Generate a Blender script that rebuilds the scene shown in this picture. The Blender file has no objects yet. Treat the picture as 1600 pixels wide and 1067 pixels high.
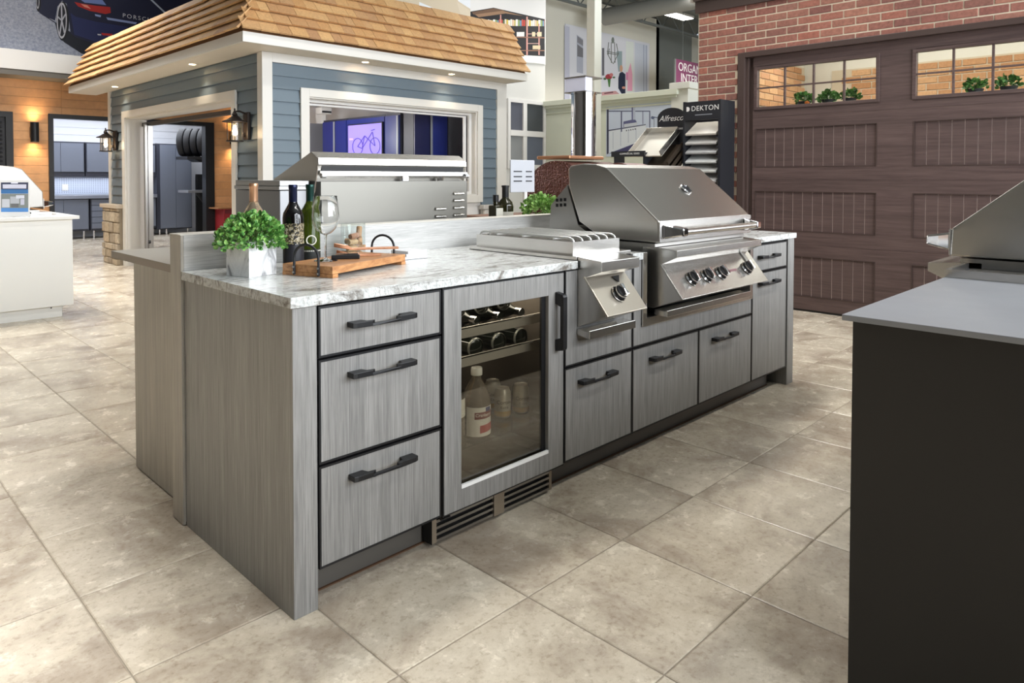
import bpy, bmesh, math, random
from mathutils import Vector, Matrix
random.seed(7)
SC = bpy.context.scene
COL = SC.collection
PI = math.pi

# ------------------------------------------------------------------ camera
cam_d = bpy.data.cameras.new('camera')
cam = bpy.data.objects.new('camera', cam_d); COL.objects.link(cam)
cam_d.sensor_fit = 'HORIZONTAL'; cam_d.sensor_width = 36.0
cam_d.lens = 1113.1 / 1600 * 36.0
cam_d.shift_y = -(533.5 - 305.94) / 1600
cam_d.clip_start = 0.02; cam_d.clip_end = 120
_yaw, _pitch, _roll = 0.7905, 0.0263, 0.0017
_F = Vector((math.sin(_yaw)*math.cos(_pitch), math.cos(_yaw)*math.cos(_pitch), -math.sin(_pitch)))
_R = Vector((math.cos(_yaw), -math.sin(_yaw), 0)); _U = _R.cross(_F)
_R2 = _R*math.cos(_roll) + _U*math.sin(_roll); _U2 = -_R*math.sin(_roll) + _U*math.cos(_roll)
cam.matrix_world = Matrix(((_R2.x, _U2.x, -_F.x, -0.972), (_R2.y, _U2.y, -_F.y, -1.8213), (_R2.z, _U2.z, -_F.z, 1.2491), (0, 0, 0, 1)))
SC.camera = cam

# ------------------------------------------------------------------ world, exposure
w = bpy.data.worlds.new('world'); SC.world = w; w.use_nodes = True
w.node_tree.nodes['Background'].inputs[0].default_value = (0.80, 0.88, 1.0, 1)
w.node_tree.nodes['Background'].inputs[1].default_value = 0.6
SC.view_settings.view_transform = 'Standard'; SC.view_settings.look = 'None'
SC.view_settings.exposure = 0.06; SC.view_settings.gamma = 1.0
SC.view_settings.use_curve_mapping = False
SC.cycles.use_denoising = True
SC.cycles.max_bounces = 8; SC.cycles.diffuse_bounces = 4; SC.cycles.glossy_bounces = 4
SC.cycles.transparent_max_bounces = 12; SC.cycles.transmission_bounces = 6
SC.cycles.sample_clamp_indirect = 4.0
SC.cycles.caustics_reflective = False; SC.cycles.caustics_refractive = False

def area(name, loc, rot, sx, sy, power, col=(1, 1, 1), spread=PI):
    l = bpy.data.lights.new(name, 'AREA'); l.shape = 'RECTANGLE'; l.size = sx; l.size_y = sy
    l.energy = power; l.color = col; l.spread = spread
    o = bpy.data.objects.new(name, l); COL.objects.link(o); o.location = loc; o.rotation_euler = rot
    return o
def spot(name, loc, target, power, col, angle=1.2, blend=0.6, r=0.03):
    l = bpy.data.lights.new(name, 'SPOT'); l.energy = power; l.color = col; l.spot_size = angle; l.spot_blend = blend; l.shadow_soft_size = r
    o = bpy.data.objects.new(name, l); COL.objects.link(o); o.location = loc
    o.rotation_euler = (Vector(target) - Vector(loc)).to_track_quat('-Z', 'Y').to_euler()
    return o
def point(name, loc, power, col, r=0.03):
    l = bpy.data.lights.new(name, 'POINT'); l.energy = power; l.color = col; l.shadow_soft_size = r
    o = bpy.data.objects.new(name, l); COL.objects.link(o); o.location = loc
    return o
# daylight through the shop front behind the camera
area('shop_front_daylight', (5.4, -6.4, 2.92), (PI/2, 0, 0), 12.4, 4.15, 1750, (0.90, 0.95, 1.0))
# rows of fluorescent fittings under the roof and an added fill brightening the partition
COOL = (1.0, 0.97, 0.92)
for nm, x, y, sx, sy, p, spr in (('fluorescent_row_front', 3.4, -2.8, 5.0, 0.5, 90, 2.2), ('fluorescent_row_middle', 3.2, 1.4, 5.0, 0.5, 130, 2.2),
                            ('downlight_row_left', -2.0, 0.6, 1.4, 4.6, 105, 0.75), ('fluorescent_row_left', -1.2, 6.6, 2.6, 2.0, 150, 1.5),
                            ('fluorescent_row_rear', 0.4, 9.2, 4.0, 1.0, 230, 2.2), ('fluorescent_row_right', 12.5, 6.0, 5.0, 1.0, 480, 2.5), ('partition_fill', 7.2, 4.4, 0.8, 3.0, 60, 2.6)):
    area(nm, (x, y, 5.35), (0, 0, 0), sx, sy, p, COOL, spr)

# ------------------------------------------------------------------ mesh helpers
ORG = {}
class MB:
    def __init__(s): s.v = []; s.f = []; s.sm = []; s.mi = []; s.cur = 0
    def add(s, vs, fs, smooth=False):
        b = len(s.v); s.v += [tuple(p) for p in vs]
        for f in fs: s.f.append(tuple(b+i for i in f)); s.sm.append(smooth); s.mi.append(s.cur)
        return s
    def box(s, x0, x1, y0, y1, z0, z1):
        return s.add([(x0,y0,z0),(x1,y0,z0),(x1,y1,z0),(x0,y1,z0),(x0,y0,z1),(x1,y0,z1),(x1,y1,z1),(x0,y1,z1)],
                     [(3,2,1,0),(4,5,6,7),(0,1,5,4),(1,2,6,5),(2,3,7,6),(3,0,4,7)])
    def obox(s, c, ux, uy, uz, hx, hy, hz):
        c, ux, uy, uz = map(Vector, (c, ux, uy, uz)); vs = []
        for dz in (-1, 1):
            for dx, dy in ((-1,-1),(1,-1),(1,1),(-1,1)): vs.append(c + ux*hx*dx + uy*hy*dy + uz*hz*dz)
        return s.add(vs, [(3,2,1,0),(4,5,6,7),(0,1,5,4),(1,2,6,5),(2,3,7,6),(3,0,4,7)])
    def prism(s, poly, a, b, axis='x', smooth=False):
        # poly: 2d points in the two other axes (order y,z | x,z | x,y), extruded from a to b
        def m(p, t): return {'x': (t, p[0], p[1]), 'y': (p[0], t, p[1]), 'z': (p[0], p[1], t)}[axis]
        n = len(poly)
        ar = sum(poly[i][0]*poly[(i+1) % n][1] - poly[(i+1) % n][0]*poly[i][1] for i in range(n))
        if (ar < 0) != (axis == 'y'): poly = poly[::-1]
        if b < a: a, b = b, a
        vs = [m(p, a) for p in poly] + [m(p, b) for p in poly]
        s.add(vs, [tuple(range(n))[::-1], tuple(range(n, 2*n))])
        s.add(vs, [(i, (i+1) % n, n+(i+1) % n, n+i) for i in range(n)], smooth)
        return s
    def lathe(s, prof, n=24, c=(0,0,0), axis='z', smooth=True, caps=True):
        vs = []
        for r, h in prof:
            for k in range(n):
                a = 2*PI*k/n; p = (r*math.cos(a), r*math.sin(a), h)
                if axis == 'x': p = (p[2], p[0], p[1])
                if axis == 'y': p = (p[1], p[2], p[0])
                vs.append((p[0]+c[0], p[1]+c[1], p[2]+c[2]))
        fs = []
        for i in range(len(prof)-1):
            for k in range(n): fs.append((i*n+k, i*n+(k+1) % n, (i+1)*n+(k+1) % n, (i+1)*n+k))
        s.add(vs, fs, smooth)
        if caps:
            if prof[0][0] > 1e-4: s.add(vs[:n], [tuple(range(n))[::-1]])
            if prof[-1][0] > 1e-4: s.add(vs[-n:], [tuple(range(n))])
        return s
    def tube(s, pts, r, n=8, caps=True, smooth=True):
        pts = [Vector(p) for p in pts]; rs = r if isinstance(r, (list, tuple)) else [r]*len(pts)
        vs = []; up = None
        for i, p in enumerate(pts):
            t = (pts[min(i+1, len(pts)-1)] - pts[max(i-1, 0)]).normalized()
            if up is None: up = t.orthogonal().normalized()
            up = (up - t*up.dot(t)).normalized(); sd = t.cross(up)
            for k in range(n):
                a = 2*PI*k/n; vs.append(p + (up*math.cos(a) + sd*math.sin(a))*rs[i])
        fs = []
        for i in range(len(pts)-1):
            for k in range(n): fs.append((i*n+k, i*n+(k+1) % n, (i+1)*n+(k+1) % n, (i+1)*n+k))
        s.add(vs, fs, smooth)
        if caps: s.add(vs[:n], [tuple(range(n))[::-1]]); s.add(vs[-n:], [tuple(range(n))])
        return s
    def frame(s, x0, x1, z0, z1, y0, y1, wl, wr=None, wb=None, wt=None, axis='y'):
        wr = wl if wr is None else wr; wb = wl if wb is None else wb; wt = wl if wt is None else wt
        for (a0, a1, c0, c1) in ((x0, x0+wl, z0, z1), (x1-wr, x1, z0, z1), (x0+wl, x1-wr, z0, z0+wb), (x0+wl, x1-wr, z1-wt, z1)):
            if axis == 'y': s.box(a0, a1, y0, y1, c0, c1)
            else: s.box(y0, y1, a0, a1, c0, c1)
        return s
    def mesh(s, name):
        me = bpy.data.meshes.new(name); me.from_pydata(s.v, [], s.f); me.update()
        me.polygons.foreach_set('use_smooth', s.sm); me.polygons.foreach_set('material_index', s.mi)
        bm = bmesh.new(); bm.from_mesh(me); bmesh.ops.remove_doubles(bm, verts=bm.verts, dist=1e-5)
        bmesh.ops.recalc_face_normals(bm, faces=bm.faces); bm.to_mesh(me); bm.free()
        if any(s.sm): me.set_sharp_from_angle(angle=0.7)
        return me

def part(name, mb, mat, parent=None, loc=None, rot=None, bevel=0, label=None, kind=None):
    me = mb.mesh(name) if isinstance(mb, MB) else mb
    if not me.materials:
        for m in (mat if isinstance(mat, (list, tuple)) else [mat]): me.materials.append(m)
    o = bpy.data.objects.new(name, me); COL.objects.link(o)
    L = Vector(loc or (0, 0, 0))
    if parent is not None: o.parent = parent; o.location = L - ORG[parent]
    else: o.location = L
    ORG[o] = L
    if rot: o.rotation_euler = rot
    if bevel:
        b = o.modifiers.new('bevel', 'BEVEL'); b.width = bevel; b.segments = 2; b.limit_method = 'ANGLE'; b.angle_limit = 0.6
    if label: o['label'] = label
    if kind: o['kind'] = kind
    return o
def thing(name, label, cat, loc=(0, 0, 0), rotz=0, group=None, local=False):
    o = bpy.data.objects.new(name, None); COL.objects.link(o); o.empty_display_size = 0.1
    o.location = loc; o.rotation_euler = (0, 0, rotz); o['label'] = label; o['category'] = cat
    if group: o['group'] = group
    ORG[o] = Vector((0, 0, 0)) if local else Vector(loc)
    return o
def solo(name, mb, mat, label, cat, bevel=0, group=None, kind=None, loc=None, rot=None):
    o = part(name, mb, mat, None, loc, rot, bevel, label, kind); o['category'] = cat
    if group: o['group'] = group
    return o
def struct(name, mb, mat, label, cat='structure', bevel=0):
    o = part(name, mb, mat, None, None, None, bevel, label, 'structure'); o['category'] = cat
    return o
def sthing(name, label, cat, loc=(0, 0, 0)):
    o = thing(name, label, cat, loc); o['kind'] = 'structure'; return o
def copy_tree(o, parent=None):
    c = o.copy(); COL.objects.link(c); ORG[c] = ORG[o]
    c.parent = parent
    for ch in o.children: copy_tree(ch, c)
    return c
def text_mb(body, size, extrude=0.0005, align='CENTER', shear=0, spacing=1.0):
    cu = bpy.data.curves.new('lettering', 'FONT'); cu.body = body; cu.size = size; cu.extrude = extrude
    cu.align_x = align; cu.align_y = 'CENTER'; cu.shear = shear; cu.space_character = spacing; cu.resolution_u = 3
    t = bpy.data.objects.new('lettering', cu); COL.objects.link(t)
    me = bpy.data.meshes.new_from_object(t.evaluated_get(bpy.context.evaluated_depsgraph_get()))
    bpy.data.objects.remove(t); me.name = 'lettering'; me.materials.clear()
    return me
FACE = {'-y': (PI/2, 0, 0), '-x': (PI/2, 0, -PI/2), '+x': (PI/2, 0, PI/2), '+y': (PI/2, 0, PI)}
def lettering(body, size, mat, parent, loc, face='-y', name='lettering', **k):
    return part(name, text_mb(body, size, **k), mat, parent, loc, FACE[face] if isinstance(face, str) else face)

def lettering_wrap(body, size, mat, parent, cx, cy, r, a, z, name='lettering'):
    me = text_mb(body, size, extrude=0.0002)
    for v in me.vertices:
        t = a + v.co.x/r; q = r + v.co.z; v.co = (cx + q*math.cos(t), cy + q*math.sin(t), z + v.co.y)
    return part(name, me, mat, parent)

# ------------------------------------------------------------------ material helpers
def lin(c): return tuple(((v/255)/12.92 if v/255 <= 0.04045 else ((v/255+0.055)/1.055)**2.4) for v in c)
def M(name, rgb, rough=0.5, metal=0.0, spec=0.5, emit=None, estr=0, alpha=None, trans=0, ior=1.45, coat=0):
    m = bpy.data.materials.new(name); m.use_nodes = True; b = m.node_tree.nodes['Principled BSDF']
    b.inputs['Base Color'].default_value = (*lin(rgb), 1); b.inputs['Roughness'].default_value = rough
    b.inputs['Metallic'].default_value = metal; b.inputs['Specular IOR Level'].default_value = spec
    b.inputs['Transmission Weight'].default_value = trans; b.inputs['IOR'].default_value = ior
    b.inputs['Coat Weight'].default_value = coat
    if emit: b.inputs['Emission Color'].default_value = (*lin(emit), 1); b.inputs['Emission Strength'].default_value = estr
    return m
class NT:
    def __init__(s, m): s.t = m.node_tree; s.b = s.t.nodes['Principled BSDF']
    def n(s, typ, **k):
        nd = s.t.nodes.new(typ)
        for a, v in k.items(): setattr(nd, a, v)
        return nd
    def l(s, a, b): s.t.links.new(a, b)
    def pos(s, scale=(1, 1, 1), rnd=0, obj=False):
        g = s.n('ShaderNodeTexCoord').outputs['Object'] if obj else s.n('ShaderNodeNewGeometry').outputs['Position']
        mp = s.n('ShaderNodeMapping'); mp.inputs['Scale'].default_value = scale; s.l(g, mp.inputs['Vector'])
        if rnd:
            oi = s.n('ShaderNodeObjectInfo'); mu = s.n('ShaderNodeMath', operation='MULTIPLY'); mu.inputs[1].default_value = rnd
            s.l(oi.outputs['Random'], mu.inputs[0]); s.l(mu.outputs[0], mp.inputs['Location'])
        return mp.outputs['Vector']
    def noise(s, vec, scale, detail=4, rough=0.55, dist=0):
        n = s.n('ShaderNodeTexNoise'); n.inputs['Scale'].default_value = scale; n.inputs['Detail'].default_value = detail
        n.inputs['Roughness'].default_value = rough; n.inputs['Distortion'].default_value = dist; s.l(vec, n.inputs['Vector'])
        return n.outputs['Fac']
    def ramp(s, fac, stops):
        r = s.n('ShaderNodeValToRGB'); e = r.color_ramp.elements
        while len(e) < len(stops): e.new(0.5)
        for el, (p, c) in zip(e, stops): el.position = p; el.color = (*lin(c), 1)
        s.l(fac, r.inputs['Fac']); return r.outputs['Color']
    def mix(s, fac, a, b, mode='MIX'):
        x = s.n('ShaderNodeMix', data_type='RGBA', blend_type=mode)
        for i, v in ((0, fac), (6, a), (7, b)):
            if isinstance(v, (int, float)): x.inputs[i].default_value = v
            elif isinstance(v, tuple): x.inputs[i].default_value = (*v, 1)
            else: s.l(v, x.inputs[i])
        return x.outputs[2]
    def mapr(s, fac, a, b, c, d):
        r = s.n('ShaderNodeMapRange'); s.l(fac, r.inputs[0])
        for i, v in zip((1, 2, 3, 4), (a, b, c, d)): r.inputs[i].default_value = v
        return r.outputs[0]
    def col(s, c): s.l(c, s.b.inputs['Base Color'])
    def rough(s, c): s.l(c, s.b.inputs['Roughness'])
    def bump(s, h, st=0.2, dist=0.01):
        b = s.n('ShaderNodeBump'); b.inputs['Strength'].default_value = st; b.inputs['Distance'].default_value = dist
        s.l(h, b.inputs['Height']); s.l(b.outputs['Normal'], s.b.inputs['Normal'])
def grain(name, dark, light, scale, rough=0.45, st=0.12, rnd=0):
    m = M(name, light, rough); t = NT(m)
    a = t.noise(t.pos(scale, rnd), 1.0, 5, 0.65); b = t.noise(t.pos(tuple(v*0.16 for v in scale), rnd), 1.0, 3)
    c = t.ramp(a, [(0.3, dark), (0.7, light)]); d = t.ramp(b, [(0.3, (226, 226, 226)), (0.7, (255, 255, 255))])
    t.col(t.mix(1.0, c, d, 'MULTIPLY')); t.bump(a, st, 0.002); return m
def rndcol(name, cols, rough=0.7, nscale=30, st=0.25, amt=0.25):
    # per-object colour with some fine noise
    m = M(name, cols[0], rough); t = NT(m); oi = t.n('ShaderNodeObjectInfo').outputs['Random']
    c = t.ramp(oi, [(i/(len(cols)-1), k) for i, k in enumerate(cols)])
    nz = t.noise(t.pos((1, 1, 1)), nscale, 5, 0.6); g = t.mapr(nz, 0.3, 0.7, 1-amt, 1+amt*0.4)
    cc = t.n('ShaderNodeCombineColor'); [t.l(g, cc.inputs[i]) for i in range(3)]
    t.col(t.mix(1.0, c, cc.outputs[0], 'MULTIPLY')); t.bump(nz, st, 0.004); return m

STEEL = M('stainless_steel', (206, 203, 198), 0.27, 1.0)
STEEL2 = M('satin_steel', (168, 166, 162), 0.34, 1.0)
CHROME = M('chrome', (225, 225, 228), 0.07, 1.0)
BLACK = M('black_satin', (22, 22, 24), 0.4)
BLACKM = M('black_matte', (20, 20, 21), 0.6)
DARK = M('charcoal_plastic', (38, 38, 42), 0.45)
WHITE = M('white_paint', (224, 222, 219), 0.45)
TRIMW = M('trim_paint', (212, 209, 202), 0.4)
LAM = grain('grey_oak_laminate', (114, 113, 111), (158, 156, 153), (210, 210, 5))
LAMH = grain('pale_linen_laminate', (168, 167, 165), (205, 204, 201), (9, 9, 210))
LAMB = grain('pale_oak_laminate', (146, 140, 130), (182, 176, 165), (150, 150, 4))
GLASS = M('clear_glass', (255, 255, 255), 0.02, 0, 0.5, trans=1.0, ior=1.45)
def pane_mat(name, tint, refl=0.12):
    m = bpy.data.materials.new(name); m.use_nodes = True; t = m.node_tree; t.nodes.clear()
    o = t.nodes.new('ShaderNodeOutputMaterial'); tr = t.nodes.new('ShaderNodeBsdfTransparent'); gl = t.nodes.new('ShaderNodeBsdfGlossy')
    tr.inputs[0].default_value = (*lin(tint), 1); gl.inputs['Roughness'].default_value = 0.03
    lw = t.nodes.new('ShaderNodeLayerWeight'); lw.inputs[0].default_value = 0.5
    pw = t.nodes.new('ShaderNodeMath'); pw.operation = 'POWER'; pw.inputs[1].default_value = 4.0; t.links.new(lw.outputs['Facing'], pw.inputs[0])
    ad = t.nodes.new('ShaderNodeMath'); ad.operation = 'MULTIPLY_ADD'; ad.inputs[1].default_value = 0.7; ad.inputs[2].default_value = refl*0.35; t.links.new(pw.outputs[0], ad.inputs[0])
    mx = t.nodes.new('ShaderNodeMixShader'); t.links.new(ad.outputs[0], mx.inputs[0])
    t.links.new(tr.outputs[0], mx.inputs[1]); t.links.new(gl.outputs[0], mx.inputs[2]); t.links.new(mx.outputs[0], o.inputs[0])
    return m
PANE = pane_mat('window_pane', (245, 248, 246))
PANED = pane_mat('smoked_pane', (238, 236, 230), 0.42)
GRANITE = M('granite', (215, 215, 212), 0.12, 0, 0.5); _t = NT(GRANITE)
_v = _t.pos((1.2, 3.4, 3.0)); _a = _t.noise(_v, 4.0, 8, 0.68, 1.6); _b = _t.noise(_t.pos((1, 1, 1)), 75, 4, 0.7)
_c = _t.ramp(_a, [(0.34, (112, 104, 96)), (0.42, (176, 174, 170)), (0.5, (222, 224, 222)), (0.6, (206, 208, 206)), (0.7, (150, 146, 142))])
_d = _t.ramp(_b, [(0.3, (150, 148, 146)), (0.52, (255, 255, 255))])
_t.col(_t.mix(0.55, _c, _d, 'MULTIPLY'))
_ge = _t.n('ShaderNodeNewGeometry'); _sx = _t.n('ShaderNodeSeparateXYZ'); _t.l(_ge.outputs['True Normal'], _sx.inputs[0])
_e = _t.n('ShaderNodeMath', operation='LESS_THAN'); _t.l(_sx.outputs[2], _e.inputs[0]); _e.inputs[1].default_value = 0.5
_h = _t.noise(_t.pos((1, 1, 0.6)), 42, 5, 0.7); _m2 = _t.n('ShaderNodeMath', operation='MULTIPLY'); _t.l(_h, _m2.inputs[0]); _t.l(_e.outputs[0], _m2.inputs[1])
_t.bump(_m2.outputs[0], 1.0, 0.02); _t.rough(_t.mapr(_e.outputs[0], 0, 1, 0.14, 0.5))
# ------------------------------------------------------------------ floor of square tiles
TILE = M('stone_tile', (190, 178, 160), 0.3); _t = NT(TILE)
_v = _t.pos((1, 1, 1), 40); _a = _t.noise(_v, 2.1, 9, 0.64, 0.6); _b = _t.noise(_v, 9, 9, 0.72, 0.25); _s = _t.noise(_v, 55, 5, 0.7)
_c = _t.ramp(_a, [(0.30, (160, 146, 130)), (0.42, (186, 174, 158)), (0.52, (212, 202, 184)), (0.66, (226, 217, 200))])
_d = _t.ramp(_b, [(0.30, (190, 180, 170)), (0.72, (255, 255, 255))])
_c = _t.mix(0.62, _c, _d, 'MULTIPLY'); _e = _t.ramp(_s, [(0.32, (190, 180, 170)), (0.48, (255, 255, 255))])
_t.col(_t.mix(0.5, _c, _e, 'MULTIPLY')); _t.rough(_t.mapr(_b, 0.35, 0.7, 0.22, 0.30)); _t.bump(_s, 0.025, 0.004)
GROUT = M('grout', (146, 136, 122), 0.85)
TP = 0.4715; TX0 = 1.0200; TY0 = -0.3860
mb = MB(); mb.box(-7.5, 20, -6.6, 15.6, -0.12, -0.003)
floor = struct('floor', mb, GROUT, 'beige stone tile floor of the showroom with thin grout joints', 'floor')
def proj(p):
    d = Vector(p) - cam.matrix_world.translation; z = d.dot(_F)
    return (800 + 1113.1*d.dot(_R2)/z, 305.94 - 1113.1*d.dot(_U2)/z, z) if z > 0.2 else None
h = TP/2 - 0.0018; e = 0.0035
tile_me = None
def tile_geo(mb, cx, cy):
    return mb.add([(cx-h, cy-h, -0.012), (cx+h, cy-h, -0.012), (cx+h, cy+h, -0.012), (cx-h, cy+h, -0.012),
            (cx-h, cy-h, -0.002), (cx+h, cy-h, -0.002), (cx+h, cy+h, -0.002), (cx-h, cy+h, -0.002),
            (cx-h+e, cy-h+e, 0), (cx+h-e, cy-h+e, 0), (cx+h-e, cy+h-e, 0), (cx-h+e, cy+h-e, 0)],
           [(0,1,5,4),(1,2,6,5),(2,3,7,6),(3,0,4,7),(4,5,9,8),(5,6,10,9),(6,7,11,10),(7,4,8,11),(8,9,10,11)])
near, far = [], MB()
for i in range(-16, 16):
    for j in range(-13, 34):
        cx, cy = TX0 + (i+0.5)*TP, TY0 + (j+0.5)*TP
        if cx > 8.7 and cy > 2: continue
        vis = False
        hidden = (0.35 < cx < 3.0 and 0.35 < cy < 1.3) or (cx > 5.7 and cy < 2.2) or (cx > 1.1 and cy < -1.5)
        for ax in (-h, h):
            for ay in (-h, h):
                q = proj((cx+ax, cy+ay, 0))
                if q and -15 < q[0] < 1615 and 330 < q[1] < 1085: vis = True
        q = proj((cx, cy, 0))
        if vis and not hidden: near.append((q[2] if q else 0.1, cx, cy))
        else: tile_geo(far, cx, cy)
near.sort()
for k, (d, cx, cy) in enumerate(near):
    if k >= 300: tile_geo(far, cx, cy); continue
    if tile_me is None: tile_me = tile_geo(MB(), 0, 0).mesh('tile')
    part('tile', tile_me, TILE, floor, (cx, cy, 0))
part('distant_tiles', far, TILE, floor, kind='stuff')
# ------------------------------------------------------------------ shell of the showroom
GREENW = M('pale_green_wall', (222, 226, 208), 0.7)
CREAMW = M('cream_wall', (224, 221, 208), 0.7)
GREYW = M('grey_wall', (128, 132, 128), 0.7)
DECK = M('roof_deck', (120, 124, 122), 0.7)
SHELL = M('showroom_wall', (104, 101, 97), 0.8)
struct('wall_left', MB().box(-7.6, -7.4, -6.6, 15.6, 0, 5.9), M('dim_wall', (106, 103, 98), 0.8), 'plain wall closing the showroom on the left', 'wall')
mb = MB(); mb.box(-7.5, -0.9, -6.75, -6.55, 0, 5.9); mb.box(11.7, 20, -6.75, -6.55, 0, 5.9); mb.box(-0.9, 11.7, -6.75, -6.55, 5.1, 5.9); mb.box(-0.9, 11.7, -6.75, -6.55, 0, 0.75)
wf = struct('wall_front', mb, SHELL, 'shop front wall behind the viewpoint with a wide window opening', 'wall')
mb = MB(); mb.frame(-0.9, 11.7, 0.75, 5.1, -6.7, -6.6, 0.08)
for x in (1.62, 4.14, 6.66, 9.18): mb.box(x-0.04, x+0.04, -6.7, -6.6, 0.83, 5.02)
win = struct('window_1', mb, BLACKM, 'black framed shop window behind the viewpoint', 'window')
struct('wall_right', MB().box(20, 20.2, -6.6, 15.6, 0, 5.9), CREAMW, 'plain far right wall of the showroom', 'wall')
struct('ceiling', MB().box(-7.5, 20, -6.6, 15.6, 5.95, 6.1), DECK, 'grey metal roof deck high above the showroom', 'ceiling')
# back right: tall wall with the big interior print, and the grey wall beside it
struct('wall_back', MB().box(11.8, 17.15, 10.0, 10.2, 0, 5.9), CREAMW, 'tall pale wall carrying the large interior print', 'wall')
struct('wall_back_grey', MB().box(17.15, 20, 10.6, 10.8, 0, 5.9).box(17.0, 17.15, 10.0, 10.8, 0, 5.9), GREYW, 'grey upper wall behind the purple sign', 'wall')
# wall with the book wall print and the grey panes (behind the shingled house)
mb = MB(); mb.box(5.75, 8.8, 7.0, 7.15, 0, 3.24); mb.box(3.4, 8.8, 7.0, 7.15, 3.24, 5.9); mb.box(8.65, 8.8, 7.15, 10.2, 2.7, 5.9)
mb.box(8.65, 12.0, 10.05, 10.2, 0, 5.9)
struct('wall_middle', mb, M('ivory_wall', (208, 207, 202), 0.7), 'ivory wall rising behind the shingled roof', 'wall')
# low pale green partition with a moulded cap
mb = MB(); mb.box(8.8, 8.92, 4.3, 6.99, 0, 2.5)
part_w = struct('wall_partition', mb, GREENW, 'pale green partition with moulded cap behind the pizza oven', 'wall')
mb = MB(); mb.box(8.74, 8.98, 4.2, 6.99, 2.5, 2.54); mb.box(8.70, 9.02, 4.16, 6.99, 2.54, 2.63); mb.box(8.78, 8.8, 4.3, 6.99, 2.40, 2.43)
part('cap_moulding', mb, GREENW, part_w, bevel=0.006)
part('end_post', MB().box(8.76, 9.75, 4.0, 4.3, 0, 2.62).box(8.70, 9.8, 3.94, 4.3, 2.62, 2.72), M('post_paint', (226, 226, 216), 0.6), part_w, bevel=0.006)
solo('column', MB().box(6.11, 6.25, 3.74, 3.87, 0, 5.95).box(6.07, 6.29, 3.70, 3.91, 0, 0.02), M('column_paint', (226, 226, 214), 0.6), 'slim pale steel column rising to the roof behind the flue', 'column', 0.006)
# roof structure in view
JO = M('joist_grey', (104, 108, 106), 0.6)
for k, y in enumerate((9.3, 7.7, 6.1, 4.5)):
    t = thing('roof_joist', ['grey open web joist nearest the back wall', 'grey open web joist, second from the back wall', 'grey open web joist, third from the back wall', 'grey open web joist, fourth from the back wall'][k], 'joist', (14, y, 5.5), group='open web roof joists')
    part('top_chord', MB().box(9, 19.8, y-0.04, y+0.04, 5.87, 5.94), JO, t); part('bottom_chord', MB().box(9, 19.8, y-0.04, y+0.04, 5.42, 5.48), JO, t)
    mb = MB(); x = 9.0; s = 0
    while x < 19.4:
        mb.tube([(x, y, 5.45 if s == 0 else 5.9), (x+0.45, y, 5.9 if s == 0 else 5.45)], 0.018, 5); x += 0.45; s = 1-s
    part('web_bars', mb, JO, t)
mb = MB(); mb.tube([(13.2, 9.0, 5.2), (13.25, 6.2, 5.2), (13.35, -2, 5.2)], 0.21, 20)
solo('air_duct', mb, M('duct_grey', (132, 132, 128), 0.5), 'round grey air duct hanging under the roof', 'duct')
t = thing('ceiling_light', 'bright fluorescent light fitting hanging beside the duct', 'ceiling light', (15.5, 8.4, 5.5))
part('housing', MB().box(14.9, 16.15, 8.25, 8.6, 5.52, 5.58), WHITE, t)
part('diffuser', MB().box(14.92, 16.13, 8.27, 8.58, 5.505, 5.52), M('tube_glow', (255, 255, 250), 0.5, emit=(255, 253, 246), estr=7), t)
part('hanger', MB().tube([(15.1, 8.42, 5.58), (15.1, 8.42, 5.94)], 0.006, 5), JO, t); part('hanger', MB().tube([(15.95, 8.42, 5.58), (15.95, 8.42, 5.94)], 0.006, 5), JO, t)
# ------------------------------------------------------------------ the island
H = 0.914
t = thing('gable_board', 'grey oak end panel at the near left corner of the island', 'panel', (0.04, 0.38, 0))
part('panel', MB().box(0, 0.0757, 0.0, 0.776, 0, 0.883), LAM, t, bevel=0.0015)
t = thing('gable_board', 'grey oak end panel at the far right end of the island', 'panel', (3.26, 0.38, 0))
part('panel', MB().box(3.222, 3.308, 0.0, 0.776, 0, 0.883), LAM, t, bevel=0.0015)
# bar handle: two flat tabs and a thin bar between them (0.23 long, pointing to -y)
def handle_mb(L=0.236):
    mb = MB(); a = 0.066
    for s in (0, 1):
        f = (lambda x: x) if s == 0 else (lambda x: L-x)
        mb.prism([(f(0), 0), (f(0), -0.032), (f(0.012), -0.036), (f(a), -0.036), (f(a+0.012), -0.030), (f(a+0.012), -0.026), (f(a-0.012), -0.022), (f(a-0.018), 0)], -0.010, 0.006, 'z')
    mb.prism([(a, -0.036), (L-a, -0.036), (L-a, -0.027), (a, -0.027)], -0.010, -0.002, 'z')
    return mb
HANDLE_ME = handle_mb().mesh('handle')
def front(cab, name, x0, x1, z0, z1, hx=None, hz=None):
    d = part(name, MB().box(x0+0.0065, x1-0.0065, 0.0, 0.019, z0+0.0065, z1-0.0065), LAM, cab)
    part('edge_frame', MB().frame(x0, x1, z0, z1, -0.0012, 0.0195, 0.0065), BLACK, d)
    if hx is not None: part('handle', HANDLE_ME, BLACK, d, (hx, -0.001, hz), bevel=0.0012)
    return d
def carcass(cab, x0, x1, z1=0.878):
    mb = MB(); mb.box(x0, x1, 0.022, 0.70, 0.105, z1)
    part('carcass', mb, BLACKM, cab)
c = thing('drawer_cabinet', 'grey three drawer cabinet beside the glass door fridge', 'cabinet', (0.31, 0.3, 0.1))
carcass(c, 0.078, 0.540)
front(c, 'drawer', 0.0805, 0.534, 0.7285, 0.877, 0.175, 0.8145)
front(c, 'drawer', 0.0805, 0.534, 0.4195, 0.722, 0.175, 0.6655)
front(c, 'drawer', 0.0805, 0.534, 0.114, 0.413, 0.177, 0.358)
c = thing('burner_cabinet', 'grey cabinet under the single side burner', 'cabinet', (1.39, 0.3, 0.1))
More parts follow.
